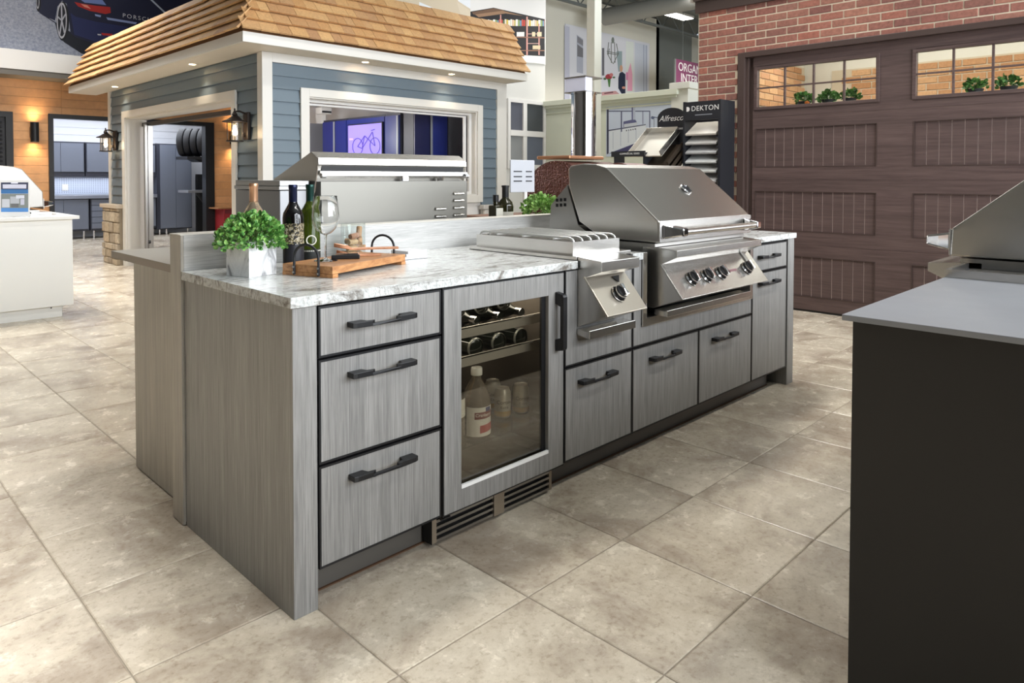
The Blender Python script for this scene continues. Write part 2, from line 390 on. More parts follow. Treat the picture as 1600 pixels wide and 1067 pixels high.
carcass(c, 1.164, 1.624, 0.60)
front(c, 'door', 1.1655, 1.6225, 0.114, 0.490, 1.246, 0.424)
d = part('apron_panel', MB().box(1.172, 1.617, 0.0, 0.019, 0.5015, 0.876), LAM, c)
part('edge_frame', MB().frame(1.1655, 1.6225, 0.495, 0.8825, -0.001, 0.0195, 0.0065), BLACK, d)
c = thing('grill_cabinet', 'wide grey two door cabinet under the built in grill', 'cabinet', (2.19, 0.3, 0.1))
carcass(c, 1.627, 2.760, 0.56)
front(c, 'door', 1.6265, 2.1885, 0.114, 0.490, 1.752, 0.425)
front(c, 'door', 2.1935, 2.757, 0.114, 0.490, 2.318, 0.424)
d = part('apron_panel', MB().box(1.633, 2.75, 0.0, 0.019, 0.5015, 0.580).box(1.633, 1.690, 0.0, 0.019, 0.580, 0.8825), LAM, c)
part('edge_frame', MB().box(1.6265, 1.633, -0.001, 0.0195, 0.495, 0.8825).box(1.633, 2.757, -0.001, 0.0195, 0.495, 0.5015).box(2.7505, 2.757, -0.001, 0.0195, 0.5015, 0.8825), BLACK, d)
c = thing('end_cabinet', 'narrow grey cabinet with one drawer at the far right end', 'cabinet', (2.99, 0.3, 0.1))
carcass(c, 2.763, 3.220)
front(c, 'drawer', 2.7625, 3.205, 0.720, 0.872, 2.822, 0.805)
front(c, 'door', 2.7625, 3.205, 0.114, 0.714, 2.826, 0.655)
part('side_filler', MB().box(3.205, 3.222, 0.006, 0.019, 0.114, 0.872), BLACK, c)
TOE = M('toe_kick_grey', (88, 84, 79), 0.35, 0.0)
for nm, a, b in (('grey toe kick board under the three drawer cabinet', 0.077, 0.545), ('long grey toe kick board under the grill doors', 1.16, 3.14)):
    t = thing('toe_kick', nm, 'toe kick', ((a+b)/2, 0.1, 0))
    part('board', MB().box(a, b, 0.088, 0.103, 0.004, 0.103), TOE, t); part('edge_seal', MB().box(a, b, 0.080, 0.088, 0.0, 0.004), M('seal_brown', (92, 66, 46), 0.6), t)
t = thing('granite_countertop', 'pale granite countertop with rough chiselled edge along the island', 'countertop', (1.6, 0.3, 0.883))
mb = MB(); o_ = 0.0103; z0, z1 = 0.8832, H
def slab_poly(mb, pts): return mb.prism(pts, z0, z1, 'z')
slab_poly(mb, [(-o_, -o_), (1.2335, -o_), (1.2335, 0.655), (1.612, 0.655), (1.612, -o_), (1.6905, -o_), (1.6905, 0.655), (2.655, 0.655), (2.655, -o_), (3.308+o_, -o_), (3.308+o_, 0.776), (-o_, 0.776)])
part('slab', mb, GRANITE, t, bevel=0.002)
t = thing('raised_back_panel', 'pale linen laminate upstand behind the granite counter', 'panel', (1.6, 0.83, 0))
part('wall_panel', MB().box(0.0, 3.308, 0.779, 0.876, 0.012, 1.040), LAMH, t, bevel=0.002)
part('end_panel', MB().box(-0.011, -0.0005, 0.778, 0.877, 0.004, 1.040), LAMB, t, bevel=0.001)
part('top_cap', MB().box(-0.012, 3.310, 0.777, 0.878, 1.0405, 1.0435), M('cap_pale', (205, 201, 193), 0.4), t)
t = thing('bar_cabinet', 'pale oak cabinet box behind the raised panel', 'cabinet', (1.6, 1.2, 0))
part('carcass', MB().box(0.055, 3.25, 0.88, 1.45, 0.0, 0.899), LAMB, t)
part('side_skin', MB().box(0.045, 0.0548, 0.879, 1.452, 0.006, 0.899), LAMB, t, bevel=0.001)
t = thing('bar_countertop', 'pale grey laminate bar top at the rear of the island', 'countertop', (1.6, 1.2, 0.9))
part('slab', MB().box(-0.008, 3.31, 0.8785, 1.56, 0.8995, 0.929), [M('bar_top_grey', (176, 172, 164), 0.35)], t, bevel=0.0015)
part('edge_band', MB().box(-0.0105, -0.0085, 0.8785, 1.56, 0.900, 0.9285), M('edge_taupe', (128, 118, 106), 0.5), t)

# ------------------------------------------------------------------ glass door fridge
fr = thing('wine_fridge', 'glass door drinks fridge built into the island front', 'fridge', (0.85, 0.3, 0))
FX0, FX1 = 0.5475, 1.1575
INT = M('fridge_interior', (84, 77, 69), 0.5)
mb = MB()
mb.box(FX0+0.004, FX0+0.02, 0.03, 0.62, 0.115, 0.872); mb.box(FX1-0.02, FX1-0.004, 0.03, 0.62, 0.115, 0.872); mb.box(FX0+0.02, FX1-0.02, 0.60, 0.62, 0.115, 0.872)
mb.box(FX0+0.02, FX1-0.02, 0.03, 0.60, 0.852, 0.872); mb.box(FX0+0.02, FX1-0.02, 0.03, 0.60, 0.115, 0.135)
part('cabinet_body', mb, INT, fr)
dr = part('door', MB().frame(FX0, FX1, 0.112, 0.8725, 0.0, 0.024, 0.0765, 0.0875, 0.068, 0.080), LAM, fr, bevel=0.001)
part('edge_frame', MB().frame(FX0-0.006, FX1+0.004, 0.107, 0.8785, 0.001, 0.026, 0.0058), BLACK, dr)
part('gasket_frame', MB().frame(0.6245, 1.0695, 0.1805, 0.792, 0.016, 0.026, 0.0045, 0.022, 0.004, 0.004), BLACK, dr)
part('lower_glass_trim', MB().box(0.6245, 1.0695, -0.0015, 0.008, 0.1802, 0.1925), M('trim_reflection_white', (238, 238, 236), 0.25, 0.0), dr)  # white colour stands in for the bright reflection on this trim
part('glass_pane', MB().box(0.628, 1.066, 0.018, 0.022, 0.184, 0.789), PANED, dr)
mb = MB()
mb.prism([(0.0, 0.572), (-0.040, 0.580), (-0.044, 0.588), (-0.044, 0.786), (-0.040, 0.795), (0.0, 0.803), (0.0, 0.757), (-0.026, 0.748), (-0.026, 0.626), (0.0, 0.617)], 1.1065, 1.1305, 'x')
part('handle', mb, BLACK, dr, bevel=0.002)
mb = MB(); gx0, gx1 = 0.519, 1.124; gy = 0.03
GBZ = M('grille_bronze', (150, 138, 122), 0.4, 0.6)
gr = part('toe_grille', MB().box(0.806, 0.858, gy-0.003, gy+0.012, 0.012, 0.098), GBZ, fr, bevel=0.001)
part('grille_end', MB().box(gx0, gx0+0.02, gy, gy+0.012, 0.014, 0.098), GBZ, gr); part('grille_end', MB().box(gx1-0.015, gx1, gy, gy+0.012, 0.014, 0.098), GBZ, gr)
# M('grille_bronze', (150, 138, 122), 0.4, 0.6), fr, bevel=0.001)
for z in (0.014, 0.036, 0.058, 0.080):
    for a, b in ((gx0+0.02, 0.806), (0.858, gx1-0.015)): part('grille_slat', MB().box(a, b, gy+0.001, gy+0.012, z, z+0.009), STEEL2, gr)
part('grille_back', MB().box(gx0, gx1, gy+0.02, gy+0.03, 0.01, 0.10).box(gx0-0.0005, gx0, gy, 0.08, 0.012, 0.098), BLACKM, gr)
part('door_hinge', MB().lathe([(0.008, 0.092), (0.008, 0.104)], 12, (0.552, 0.018, 0)).box(0.545, 0.575, 0.0, 0.03, 0.100, 0.104), BLACK, fr)
SHF = M('shelf_front', (158, 152, 142), 0.45, 0.1)
for zt, zb in ((0.708, 0.671), (0.603, 0.567)):
    s = part('bottle_shelf', MB().box(0.572, 1.132, 0.088, 0.098, zb, zt), SHF, fr)
    mb = MB()
    for x in [0.60+0.06*i for i in range(9)]: mb.tube([(x, 0.098, zb+0.008), (x, 0.59, zb+0.008)], 0.003, 5)
    part('wire_rack', mb, STEEL2, s); part('front_trim', MB().box(0.572, 1.132, 0.086, 0.0875, zt-0.004, zt), CHROME, s)
part('glass_shelf', MB().box(0.572, 1.132, 0.05, 0.595, 0.288, 0.295), pane_mat('shelf_glass', (225, 226, 220)), fr)
area('fridge_fill', (0.85, 0.30, 0.848), (0, 0, 0), 0.5, 0.4, 8, (1.0, 0.93, 0.82))  # added fill light to brighten the fridge interior
# bottles lying on the racks, ends towards the glass
BG = M('dark_bottle_glass', (26, 30, 24), 0.06, 0, 0.8)
def lying(label, x, y, z, neck):
    t = thing('wine_bottle', label, 'bottle', (x, y, z), group='wine bottles lying in the fridge')
    p = [(0.0, 0), (0.030, 0.001), (0.037, 0.006), (0.0375, 0.19), (0.034, 0.215), (0.017, 0.25), (0.0145, 0.26), (0.0145, 0.30)]
    if neck: p = [(r, 0.30-v) for r, v in p][::-1]
    part('glass_body', MB().lathe(p, 22, (x, y, z), 'y'), BG, t)
    ry = y+0.001 if neck else y
    part('foil_rim' if neck else 'base_rim', MB().lathe([(0.0155, 0), (0.0165, 0.004), (0.0155, 0.03)] if neck else [(0.035, 0.0005), (0.0372, 0.003), (0.0381, 0.006), (0.0379, 0.0095)], 22, (x, ry-0.002, z), 'y', caps=False), CHROME if neck else M('base_glint', (150, 150, 142), 0.15, 0.4), t)
for k, (x, z) in enumerate(((0.734, 0.768), (0.852, 0.768), (0.970, 0.768))):
    lying(['leftmost bottle lying base first on the top fridge rack', 'middle bottle lying base first on the top fridge rack', 'rightmost bottle lying base first on the top fridge rack'][k], x, 0.14, z, False)
for k, (x, z) in enumerate(((0.793, 0.7205), (0.911, 0.7205), (1.030, 0.7205))):
    lying(['leftmost bottle lying neck first on the top fridge rack', 'middle bottle lying neck first on the top fridge rack', 'rightmost bottle lying neck first on the top fridge rack'][k], x, 0.105, z, True)
for k, (x, z) in enumerate(((0.795, 0.618), (0.915, 0.618), (1.035, 0.618))):
    lying(['leftmost bottle lying on the lower fridge rack', 'middle bottle lying on the lower fridge rack', 'rightmost bottle lying on the lower fridge rack'][k], x, 0.112, z, False)
# juice bottles and cans on the glass shelf
JU = M('juice_bottle_plastic', (196, 180, 160), 0.08, 0, 0.5, trans=0.75, ior=1.2)
LABW = M('label_white', (226, 222, 210), 0.5); RED = M('label_red', (168, 44, 44), 0.5); MAROON = M('label_maroon', (110, 36, 34), 0.5); NAVY = M('label_navy', (36, 52, 104), 0.5)
FZ = 0.296
def juice(label, x, y, s=1.0, main=True):
    t = thing('juice_bottle', label, 'bottle', (x, y, FZ), group='juice bottles in the fridge')
    p = [(0.0, 0.0), (0.046, 0.0), (0.052, 0.008), (0.052, 0.125), (0.050, 0.14), (0.040, 0.175), (0.022, 0.205), (0.018, 0.212), (0.018, 0.226)]
    part('bottle_body', MB().lathe([(r*s, v*s) for r, v in p], 28, (x, y, FZ)), JU, t)
    part('cap', MB().lathe([(0.0, 0.226*s), (0.021*s, 0.226*s), (0.021*s, 0.250*s), (0.019*s, 0.253*s), (0.0, 0.253*s)], 24, (x, y, FZ)), LABW, t)
    def wrap(name, z0, z1, a0, a1, mat, r=0.0526, slope=0):
        mb = MB(); n = 14; vs = []
        for k in range(n+1):
            a = a0 + (a1-a0)*k/n; q = slope*k/n
            vs += [(x+r*s*math.cos(a), y+r*s*math.sin(a), FZ+(z0+q)*s), (x+r*s*math.cos(a), y+r*s*math.sin(a), FZ+(z1+q)*s)]
        mb.add(vs, [(2*k, 2*k+2, 2*k+3, 2*k+1) for k in range(n)], True); return part(name, mb, mat, t)
    L = (-PI*0.98, -0.2) if main else (-PI*1.05, -0.7)
    wrap('label_sheet', 0.012 if main else 0.10, 0.118 if main else 0.165, *L, LABW)
    if main:
        wrap('label_band', 0.075, 0.100, -PI*0.78, -0.2, MAROON, 0.0530, 0.004); wrap('label_fruit', 0.024, 0.052, -PI*0.66, -0.25, RED, 0.0530, 0.008); wrap('label_crest', 0.101, 0.116, -PI*0.52, -PI*0.36, NAVY, 0.0532)
        lettering_wrap('Cranberry', 0.0165, LABW, t, x, y, 0.0533, -PI*0.55, FZ+0.0895, 'label_lettering')
    return t
juice('clear juice bottle with white cap and red fruit label', 0.790, 0.105)
juice('partly hidden juice bottle at the left edge of the fridge glass', 0.672, 0.115, 1.0, False)
CANB = M('can_body', (214, 208, 192), 0.3, 0.5); CANG = M('can_gold', (196, 158, 84), 0.35, 0.5); CANL = M('can_ink', (60, 56, 62), 0.5)
def can(label, x, y):
    t = thing('beer_can', label, 'can', (x, y, FZ), group='cans in the fridge')
    part('can_body', MB().lathe([(0.0, 0.0), (0.026, 0.0), (0.033, 0.010), (0.033, 0.100), (0.027, 0.114), (0.027, 0.117), (0.024, 0.115), (0.0, 0.115)], 26, (x, y, FZ)), CANB, t)
    part('gold_band', MB().lathe([(0.0333, 0.011), (0.0334, 0.030)], 26, (x, y, FZ), caps=False), CANG, t)
    for s, z, q in (('Corona', 0.066, 0.0215), ('Extra', 0.046, 0.0155)): lettering_wrap(s, q, CANL, t, x, y, 0.0333, -PI*0.66, FZ+z, 'can_lettering')
can('beer can standing just right of the juice bottle', 1.000, 0.182)
can('beer can standing furthest right in the fridge', 1.088, 0.165)
can('beer can standing behind the other two cans', 1.045, 0.285)

# ------------------------------------------------------------------ side burner
b = thing('side_burner', 'stainless single side burner set into the granite counter', 'side burner', (1.4, 0.2, 0.6))
bx0, bx1 = 1.242, 1.498
part('control_box', MB().prism([(-0.003, 0.929), (-0.012, 0.9275), (-0.122, 0.9185), (-0.122, 0.8785), (-0.036, 0.847), (-0.150, 0.709), (-0.006, 0.648), (-0.003, 0.645)], bx0, bx1), STEEL, b, bevel=0.002)
part('top_flange', MB().box(1.2355, 1.610, 0.0, 0.640, 0.9148, 0.931), STEEL, b, bevel=0.002)
part('burner_box', MB().box(1.268, 1.585, 0.045, 0.051, 0.9312, 0.983).box(1.268, 1.585, 0.622, 0.628, 0.9312, 0.983).box(1.268, 1.274, 0.051, 0.622, 0.9312, 0.983).box(1.579, 1.585, 0.051, 0.622, 0.9312, 0.983).box(1.274, 1.579, 0.051, 0.622, 0.9312, 0.937), STEEL, b)
mb = MB(); mb.lathe([(0.0, 0.938), (0.055, 0.938), (0.055, 0.955), (0.045, 0.962), (0.0, 0.962)], 24, (1.43, 0.33, 0))
part('burner_head', mb, BLACKM, b)
gm = MB()
for k in range(6):
    x = 1.285 + k*0.0565; gm.tube([(x, 0.056, 0.982), (x, 0.062, 0.992), (x, 0.078, 0.998), (x, 0.596, 0.998), (x, 0.612, 0.992), (x, 0.618, 0.982)], 0.0056, 8)
for yy in (0.16, 0.34, 0.50): gm.tube([(1.279, yy, 0.9905), (1.575, yy, 0.9905)], 0.0045, 8)
part('grate', gm, M('grate_steel', (230, 230, 228), 0.35, 0.7), b)
p = part('control_panel', MB().obox(((bx0+bx1)/2, -0.0955, 0.7805), (1, 0, 0), Vector((0, -0.114, -0.138)).normalized(), Vector((0, -0.138, 0.114)).normalized(), 0.134, 0.094, 0.004), M('warm_steel', (206, 198, 184), 0.3, 0.9), b, bevel=0.002)
def knob(parent, x, y, z, nrm, s=1.0):
    q = Vector(nrm).normalized().to_track_quat('Z', 'Y').to_euler()
    k = part('knob', MB().lathe([(0.034*s, 0.0), (0.034*s, 0.004*s), (0.029*s, 0.010*s), (0.0295*s, 0.024*s), (0.026*s, 0.028*s), (0.0, 0.028*s)], 28), BLACK, parent, (x, y, z), q)
    ORG[k] = Vector((0, 0, 0))
    part('bezel', MB().lathe([(0.036*s, -0.001), (0.037*s, 0.003*s), (0.033*s, 0.007*s)], 28, caps=False), CHROME, k)
    part('grip', MB().prism([(-0.011*s, -0.027*s), (0.011*s, -0.027*s), (0.006*s, 0.0), (0.011*s, 0.027*s), (-0.011*s, 0.027*s), (-0.006*s, 0.0)], 0.02*s, 0.044*s, 'z'), CHROME, k, bevel=0.003*s)
    part('rim', MB().lathe([(0.0298*s, 0.017*s), (0.0308*s, 0.02*s), (0.0298*s, 0.023*s)], 28, caps=False), CHROME, k)
    return k
nr = (0, -0.138, 0.114)
knob(b, 1.372, -0.109, 0.7775, nr, 0.95)
u = Vector((0, 0.114, 0.138)).normalized(); n_ = Vector(nr).normalized(); cc = Vector((1.418, -0.0635, 0.8315)) + n_*0.001
bd = MB(); pts = [(-0.026, 0.012), (0.026, 0.012), (0.0, -0.02)]
bd.add([cc + Vector((1, 0, 0))*a + u*q for a, q in pts] + [cc + Vector((1, 0, 0))*a + u*q + n_*0.0015 for a, q in pts], [(0, 1, 2), (3, 4, 5), (0, 1, 4, 3), (1, 2, 5, 4), (2, 0, 3, 5)])
part('maker_badge', bd, BLACK, b)
part('drip_tray', MB().prism([(-0.003, 0.640), (-0.06, 0.634), (-0.064, 0.640), (-0.068, 0.640), (-0.068, 0.606), (-0.003, 0.616)], 1.238, 1.552), STEEL, b, bevel=0.0015)
# ------------------------------------------------------------------ grills (same family, four of them)
GW = 0.866
def grill(label, loc, rotz, hood=None, housing=None, full=True, back=None, skin=None, drop=True):
    g = thing('built_in_grill', label, 'grill', loc, rotz, local=True)
    hp = hood or [(-0.060, 0.042), (-0.056, 0.139), (0.235, 0.381), (0.30, 0.397), (0.38, 0.401), (0.455, 0.392), (0.472, 0.375), (0.467, 0.293), (0.40, 0.118), (0.26, 0.044)]
    hd = part('hood', MB().prism(hp, 0, GW), skin or STEEL, g, bevel=0.006)
    part('front_rail', MB().box(-0.002, GW+0.002, -0.064, -0.0575, 0.043, 0.137), STEEL, hd, bevel=0.002)
    a, c = Vector((0, -0.056, 0.139)), Vector((0, hp[2][0], hp[2][1])); ax = (c-a).normalized(); n = Vector((0, -ax.z, ax.y))
    tc = a + (c-a)*0.55 + Vector((0.49, 0, 0)); q = n.to_track_quat('Z', 'Y').to_euler()
    th = part('thermometer', MB().lathe([(0.030, 0.0), (0.034, 0.003), (0.034, 0.009), (0.029, 0.012), (0.027, 0.008), (0.0, 0.008)], 28), CHROME, hd, tc, q); ORG[th] = Vector((0, 0, 0))
    part('dial_face', MB().lathe([(0.0, 0.0085), (0.0265, 0.0085)], 28), DARK, th)
    hb = part('handle', MB().tube([(0.070, -0.132, 0.091), (GW-0.070, -0.132, 0.091)], 0.0150, 18), STEEL, hd)
    for s in (0, 1):
        x0 = 0.02 if s == 0 else GW-0.02; d = 1 if s == 0 else -1
        mb = MB(); vs = []
        for xa, xb, yy, za, zb in ((x0, x0+d*0.060, -0.0645, 0.058, 0.124), (x0+d*0.012, x0+d*0.076, -0.105, 0.066, 0.116), (x0+d*0.034, x0+d*0.080, -0.150, 0.074, 0.108)):
            vs += [(xa, yy, za), (xb, yy, za), (xb, yy, zb), (xa, yy, zb)]
        mb.add(vs, [(0, 1, 2, 3), (8, 9, 10, 11)] + [(4*r_+q, 4*r_+(q+1) % 4, 4*r_+4+(q+1) % 4, 4*r_+4+q) for r_ in (0, 1) for q in range(4)])
        part('handle_bracket', mb, CHROME, hd, bevel=0.007)
    hy = 0.05 if drop else -0.014
    part('control_housing', MB().prism([(hy, 0.021), (min(hy, 0.0)-0.001, 0.021), (-0.133, 0.011), (-0.133, -0.019), (-0.048, -0.059), (-0.161, -0.202), (min(hy, -0.010)-0.001, -0.258), (hy, -0.258)] if full else [(0.05, 0.021), (0.0, 0.021), (-0.133, 0.012), (-0.133, -0.008), (0.05, -0.008)], 0.030, GW-0.016), STEEL, g, bevel=0.002)
    cv = Vector((0, -0.113, -0.143)).normalized(); cn = Vector((0, -0.143, 0.113)).normalized()
    cp = full and part('control_panel', MB().obox((GW/2+0.006, -0.1075, -0.1285), (1, 0, 0), cv, cn, GW/2-0.016, 0.094, 0.004), STEEL, g, bevel=0.002)
    if full:
        for x in (0.18, 0.315, 0.45, 0.715): knob(g, x, -0.1175, -0.129, cn, 0.95)
        part('indicator_strip', MB().obox((0.585, -0.1115, -0.127), (1, 0, 0), cv, cn, 0.035, 0.006, 0.001), M('strip_mauve', (124, 86, 90), 0.5), g)
        part('light_lens', MB().obox((0.775, -0.085, -0.088), (1, 0, 0), cv, cn, 0.016, 0.045, 0.004), STEEL2, g, bevel=0.003)
        part('drip_tray', MB().prism([(-0.014, -0.264), (-0.073, -0.268), (-0.077, -0.263), (-0.083, -0.263), (-0.083, -0.292), (-0.016, -0.288), (-0.014, -0.288)], 0.035, GW-0.035), STEEL, g, bevel=0.0015)
    part('firebox', (MB().box(0.03, GW-0.03, 0.051, 0.60, -0.255, 0.020) if drop else MB().box(0.03, GW-0.03, 0.03, 0.60, 0.001, 0.020)).box(0.012, GW-0.012, -0.03, 0.60, 0.0215, 0.036), STEEL2, g)
    hs = housing or [(0.480, 0.298), (0.590, 0.194), (0.604, 0.0365), (0.30, 0.0365), (0.41, 0.100), (0.477, 0.28)]
    rh = part('rear_housing', MB().prism(hs, 0.006, GW-0.006), back or STEEL2, g, bevel=0.002)
    if not housing:
        for i in range(3):
            for j in range(2):
                for sx in (0.0055, GW-0.0065): part('vent_slot', MB().box(sx, sx+0.001, 0.487+i*0.026, 0.487+i*0.026+0.018, 0.215-j*0.026-i*0.002, 0.215-j*0.026-i*0.002+0.016), BLACKM, rh)
    return g
grill('large stainless grill with closed hood built into the island front', (1.74, 0.0, H), 0)
ln = thing('grill_liner', 'stainless insulating liner framing the built in grill', 'liner', (2.2, 0.0, 0.58))
mb = MB().box(1.6925, 1.7225, -0.010, -0.0015, 0.581, 0.9135).box(2.7185, 2.7485, -0.010, -0.0015, 0.581, 0.8825).box(1.7225, 2.7185, -0.010, -0.0015, 0.581, 0.617); part('face_frame', mb, STEEL, ln, bevel=0.001)
mb = MB(); mb.box(1.7225, 2.7185, -0.0015, 0.05, 0.6085, 0.617); mb.box(1.694, 1.7225, -0.0015, 0.05, 0.617, 0.9145); mb.box(2.7185, 2.747, -0.0015, 0.05, 0.617, 0.8825)
part('return_flange', mb, STEEL, ln)
# ------------------------------------------------------------------ things standing on the granite
ZC = H + 0.0005
LEAF = M('leaf_green', (70, 118, 52), 0.45, 0, 0.4); _t = NT(LEAF)
_n = _t.noise(_t.pos((1, 1, 1)), 60, 2); _t.col(_t.ramp(_n, [(0.3, (44, 88, 46)), (0.5, (92, 146, 66)), (0.7, (160, 196, 112))]))
def foliage(mb, c, rx, ry, rz, n, size, rng, droop=0.0, hemi=True):
    for _ in range(n):
        while True:
            p = Vector((rng.uniform(-1, 1), rng.uniform(-1, 1), rng.uniform(-0.25 if hemi else -1, 1)))
            if 0.35 < p.length <= 1: break
        pos = Vector((c[0]+p.x*rx, c[1]+p.y*ry, c[2]+p.z*rz - droop*(p.x*p.x+p.y*p.y)))
        d = (p + Vector((rng.uniform(-.7, .7), rng.uniform(-.7, .7), rng.uniform(-.4, .7)))).normalized()
        s = d.orthogonal().normalized(); s = (Matrix.Rotation(rng.uniform(0, 6.28), 3, d) @ s); nn = d.cross(s)
        L = size*rng.uniform(0.7, 1.3); W = L*0.42
        mb.add([pos, pos+d*L*0.35+s*W+nn*L*0.08, pos+d*L*0.8+s*W*0.8+nn*L*0.05, pos+d*L-nn*L*0.08, pos+d*L*0.8-s*W*0.8+nn*L*0.05, pos+d*L*0.35-s*W+nn*L*0.08, pos+d*L*0.5-nn*L*0.04],
               [(0, 1, 6), (1, 2, 6), (2, 3, 6), (3, 4, 6), (4, 5, 6), (5, 0, 6)], True)
    return mb
MARB = M('marble', (226, 226, 226), 0.25); _t = NT(MARB)
_n = _t.noise(_t.pos((9, 9, 4)), 1.6, 7, 0.6, 1.4); _t.col(_t.ramp(_n, [(0.40, (150, 150, 152)), (0.47, (214, 214, 214)), (0.56, (232, 232, 232)), (0.66, (196, 197, 198))]))
pl = thing('potted_plant', 'leafy green plant in a square marble pot on the granite', 'potted plant', (0.127, 0.518, ZC), 0.25, local=True)
r = 0.057
part('pot', MB().box(-r, r, -r, -r+0.006, 0, 0.118).box(-r, r, r-0.006, r, 0, 0.118).box(-r, -r+0.006, -r+0.006, r-0.006, 0, 0.118).box(r-0.006, r, -r+0.006, r-0.006, 0, 0.118).box(-r+0.006, r-0.006, -r+0.006, r-0.006, 0, 0.10), MARB, pl)
rng = random.Random(3); mb = MB(); foliage(mb, (0, 0, 0.132), 0.112, 0.112, 0.080, 1300, 0.0155, rng, 0.022)
part('foliage', mb, LEAF, pl)
mb = MB()
for _ in range(34):
    a, q = rng.uniform(0, 6.28), rng.uniform(0.3, 1.0); tip = Vector((math.cos(a)*0.10*q, math.sin(a)*0.10*q, 0.135+0.07*(1-q*q)+rng.uniform(-.01, .01)))
    mb.tube([(math.cos(a)*0.02, math.sin(a)*0.02, 0.10), (tip.x*0.5, tip.y*0.5, 0.15), tip], 0.0012, 4)
part('stems', mb, M('stem_green', (86, 104, 56), 0.6), pl)
part('soil', MB().box(-r+0.007, r-0.007, -r+0.007, r-0.007, 0.1002, 0.104), M('soil', (46, 36, 28), 0.9), pl)
# bottles
def bottle(label, x, y, glass, foil, prof=None, z=ZC, h=0.305, rad=0.0375, labels=()):
    t = thing('wine_bottle', label, 'bottle', (x, y, z))
    k = h/0.305
    part('glass_body', MB().lathe([(r_*rad/0.0375, v*k) for r_, v in ((0.0, 0.004), (0.032, 0.0), (0.0375, 0.006), (0.0375, 0.185), (0.0345, 0.203), (0.024, 0.222), (0.0165, 0.236), (0.0140, 0.246), (0.0138, 0.303), (0.0, 0.303))], 28, (x, y, z)), glass, t)
    part('foil_capsule', MB().lathe([(0.0146, 0.238*k), (0.0150, 0.242*k), (0.0150, 0.290*k), (0.0160, 0.292*k), (0.0160, 0.303*k), (0.0150, 0.3055*k), (0.0, 0.3055*k)], 24, (x, y, z)), foil, t)
    for z0, z1, mat, a0, a1 in labels:
        mb = MB(); n = 14; vs = []; R_ = rad+0.0006
        for q in range(n+1):
            a = a0+(a1-a0)*q/n; vs += [(x+R_*math.cos(a), y+R_*math.sin(a), z+z0), (x+R_*math.cos(a), y+R_*math.sin(a), z+z1)]
        mb.add(vs, [(2*q, 2*q+2, 2*q+3, 2*q+1) for q in range(n)], True); part('paper_label', mb, mat, t)
    return t
BLKG = M('near_black_glass', (16, 14, 16), 0.05, 0, 0.8)
GRNG = M('green_glass', (70, 84, 24), 0.05, 0, 0.7, trans=0.55, ior=1.3)
ROSE = M('blush_glass', (232, 208, 178), 0.04, 0, 0.6, trans=0.85, ior=1.2)
ORN = M('ornate_label', (40, 36, 34), 0.5); _t = NT(ORN); _n = _t.noise(_t.pos((1, 1, 1)), 120, 3, 0.6, 1.0)
_t.col(_t.ramp(_n, [(0.47, (28, 26, 26)), (0.53, (176, 160, 110)), (0.62, (206, 200, 190))]))
bottle('near black wine bottle with ornate gold label and blue capsule', 0.318, 0.585, BLKG, M('foil_navy', (24, 30, 58), 0.3, 0.6), labels=((0.09, 0.165, ORN, -PI*0.98, -0.35), (0.02, 0.088, M('label_black', (30, 30, 36), 0.5), -PI*0.98, -0.35)))
gb = bottle('olive green wine bottle with black round emblem label', 0.418, 0.640, GRNG, M('foil_green', (22, 54, 48), 0.3, 0.6), labels=((0.02, 0.060, M('label_charcoal', (36, 38, 36), 0.5), -PI*0.95, -0.3), (0.052, 0.056, LABW, -PI*0.9, -0.35)))
a = -PI*0.63; part('emblem_ring', MB().lathe([(0.015, 0.0), (0.0155, 0.001), (0.019, 0.001), (0.0195, 0.0)], 24, caps=False), LABW, gb, (0.418+0.0375*math.cos(a), 0.640+0.0375*math.sin(a), ZC+0.095), (PI/2, 0, a+PI/2))
bottle('blush wine bottle with copper capsule behind the potted plant', 0.206, 0.665, ROSE, M('foil_copper', (186, 142, 110), 0.3, 0.6), h=0.310, labels=((0.05, 0.13, M('label_tan', (196, 168, 120), 0.5), -PI*0.95, -0.3),))
# wooden tray with iron handles
WOODT = grain('acacia_wood', (150, 96, 56), (206, 152, 100), (6, 70, 90), 0.45)
ang = math.atan2(0.142, 0.396); P0 = Vector((0.276, 0.245, ZC))
tr = thing('serving_tray', 'wooden serving board with black iron loop handles', 'tray', P0, ang, local=True)
TL, TD = 0.43, 0.215
part('board', MB().box(0, TL, 0, TD, 0.012, 0.038), WOODT, tr, bevel=0.0025)
part('foot_rail', MB().box(0.0, 0.028, 0.0, TD, 0.0, 0.0118), WOODT, tr); part('foot_rail', MB().box(TL-0.028, TL, 0.0, TD, 0.0, 0.0118), WOODT, tr)
IRON = M('wrought_iron', (44, 44, 46), 0.5, 0.5)
for nm, x in (('near', -0.004), ('far', TL+0.004)):
    y0, y1 = TD/2-0.052, TD/2+0.052; pts = [(x, y0, 0.004), (x, y0, 0.06)]
    for k in range(13):
        a = PI - PI*k/12; pts.append((x, TD/2+0.052*math.cos(a), 0.062+0.045*math.sin(a)))
    pts += [(x, y1, 0.06), (x, y1, 0.004)]
    hd = part('loop_handle', MB().tube(pts, 0.0045, 10), IRON, tr)
    for y in (y0, y1):
        for z in (0.012, 0.030): part('rivet', MB().lathe([(0.0035, -0.006 if x < 0 else 0.0), (0.0035, 0.0 if x < 0 else 0.006), (0.0, 0.001 if x < 0 else 0.0065)], 10, (x, y, z), 'x'), STEEL2, hd)
def tray_pt(x, y): 
    c_, s_ = math.cos(ang), math.sin(ang); return (P0.x + c_*x - s_*y, P0.y + s_*x + c_*y)
ZT = ZC + 0.0385
gx, gy = 0.347, 0.408
wg = thing('wine_glass', 'clear empty wine glass standing on the wooden board', 'wine glass', (gx, gy, ZT))
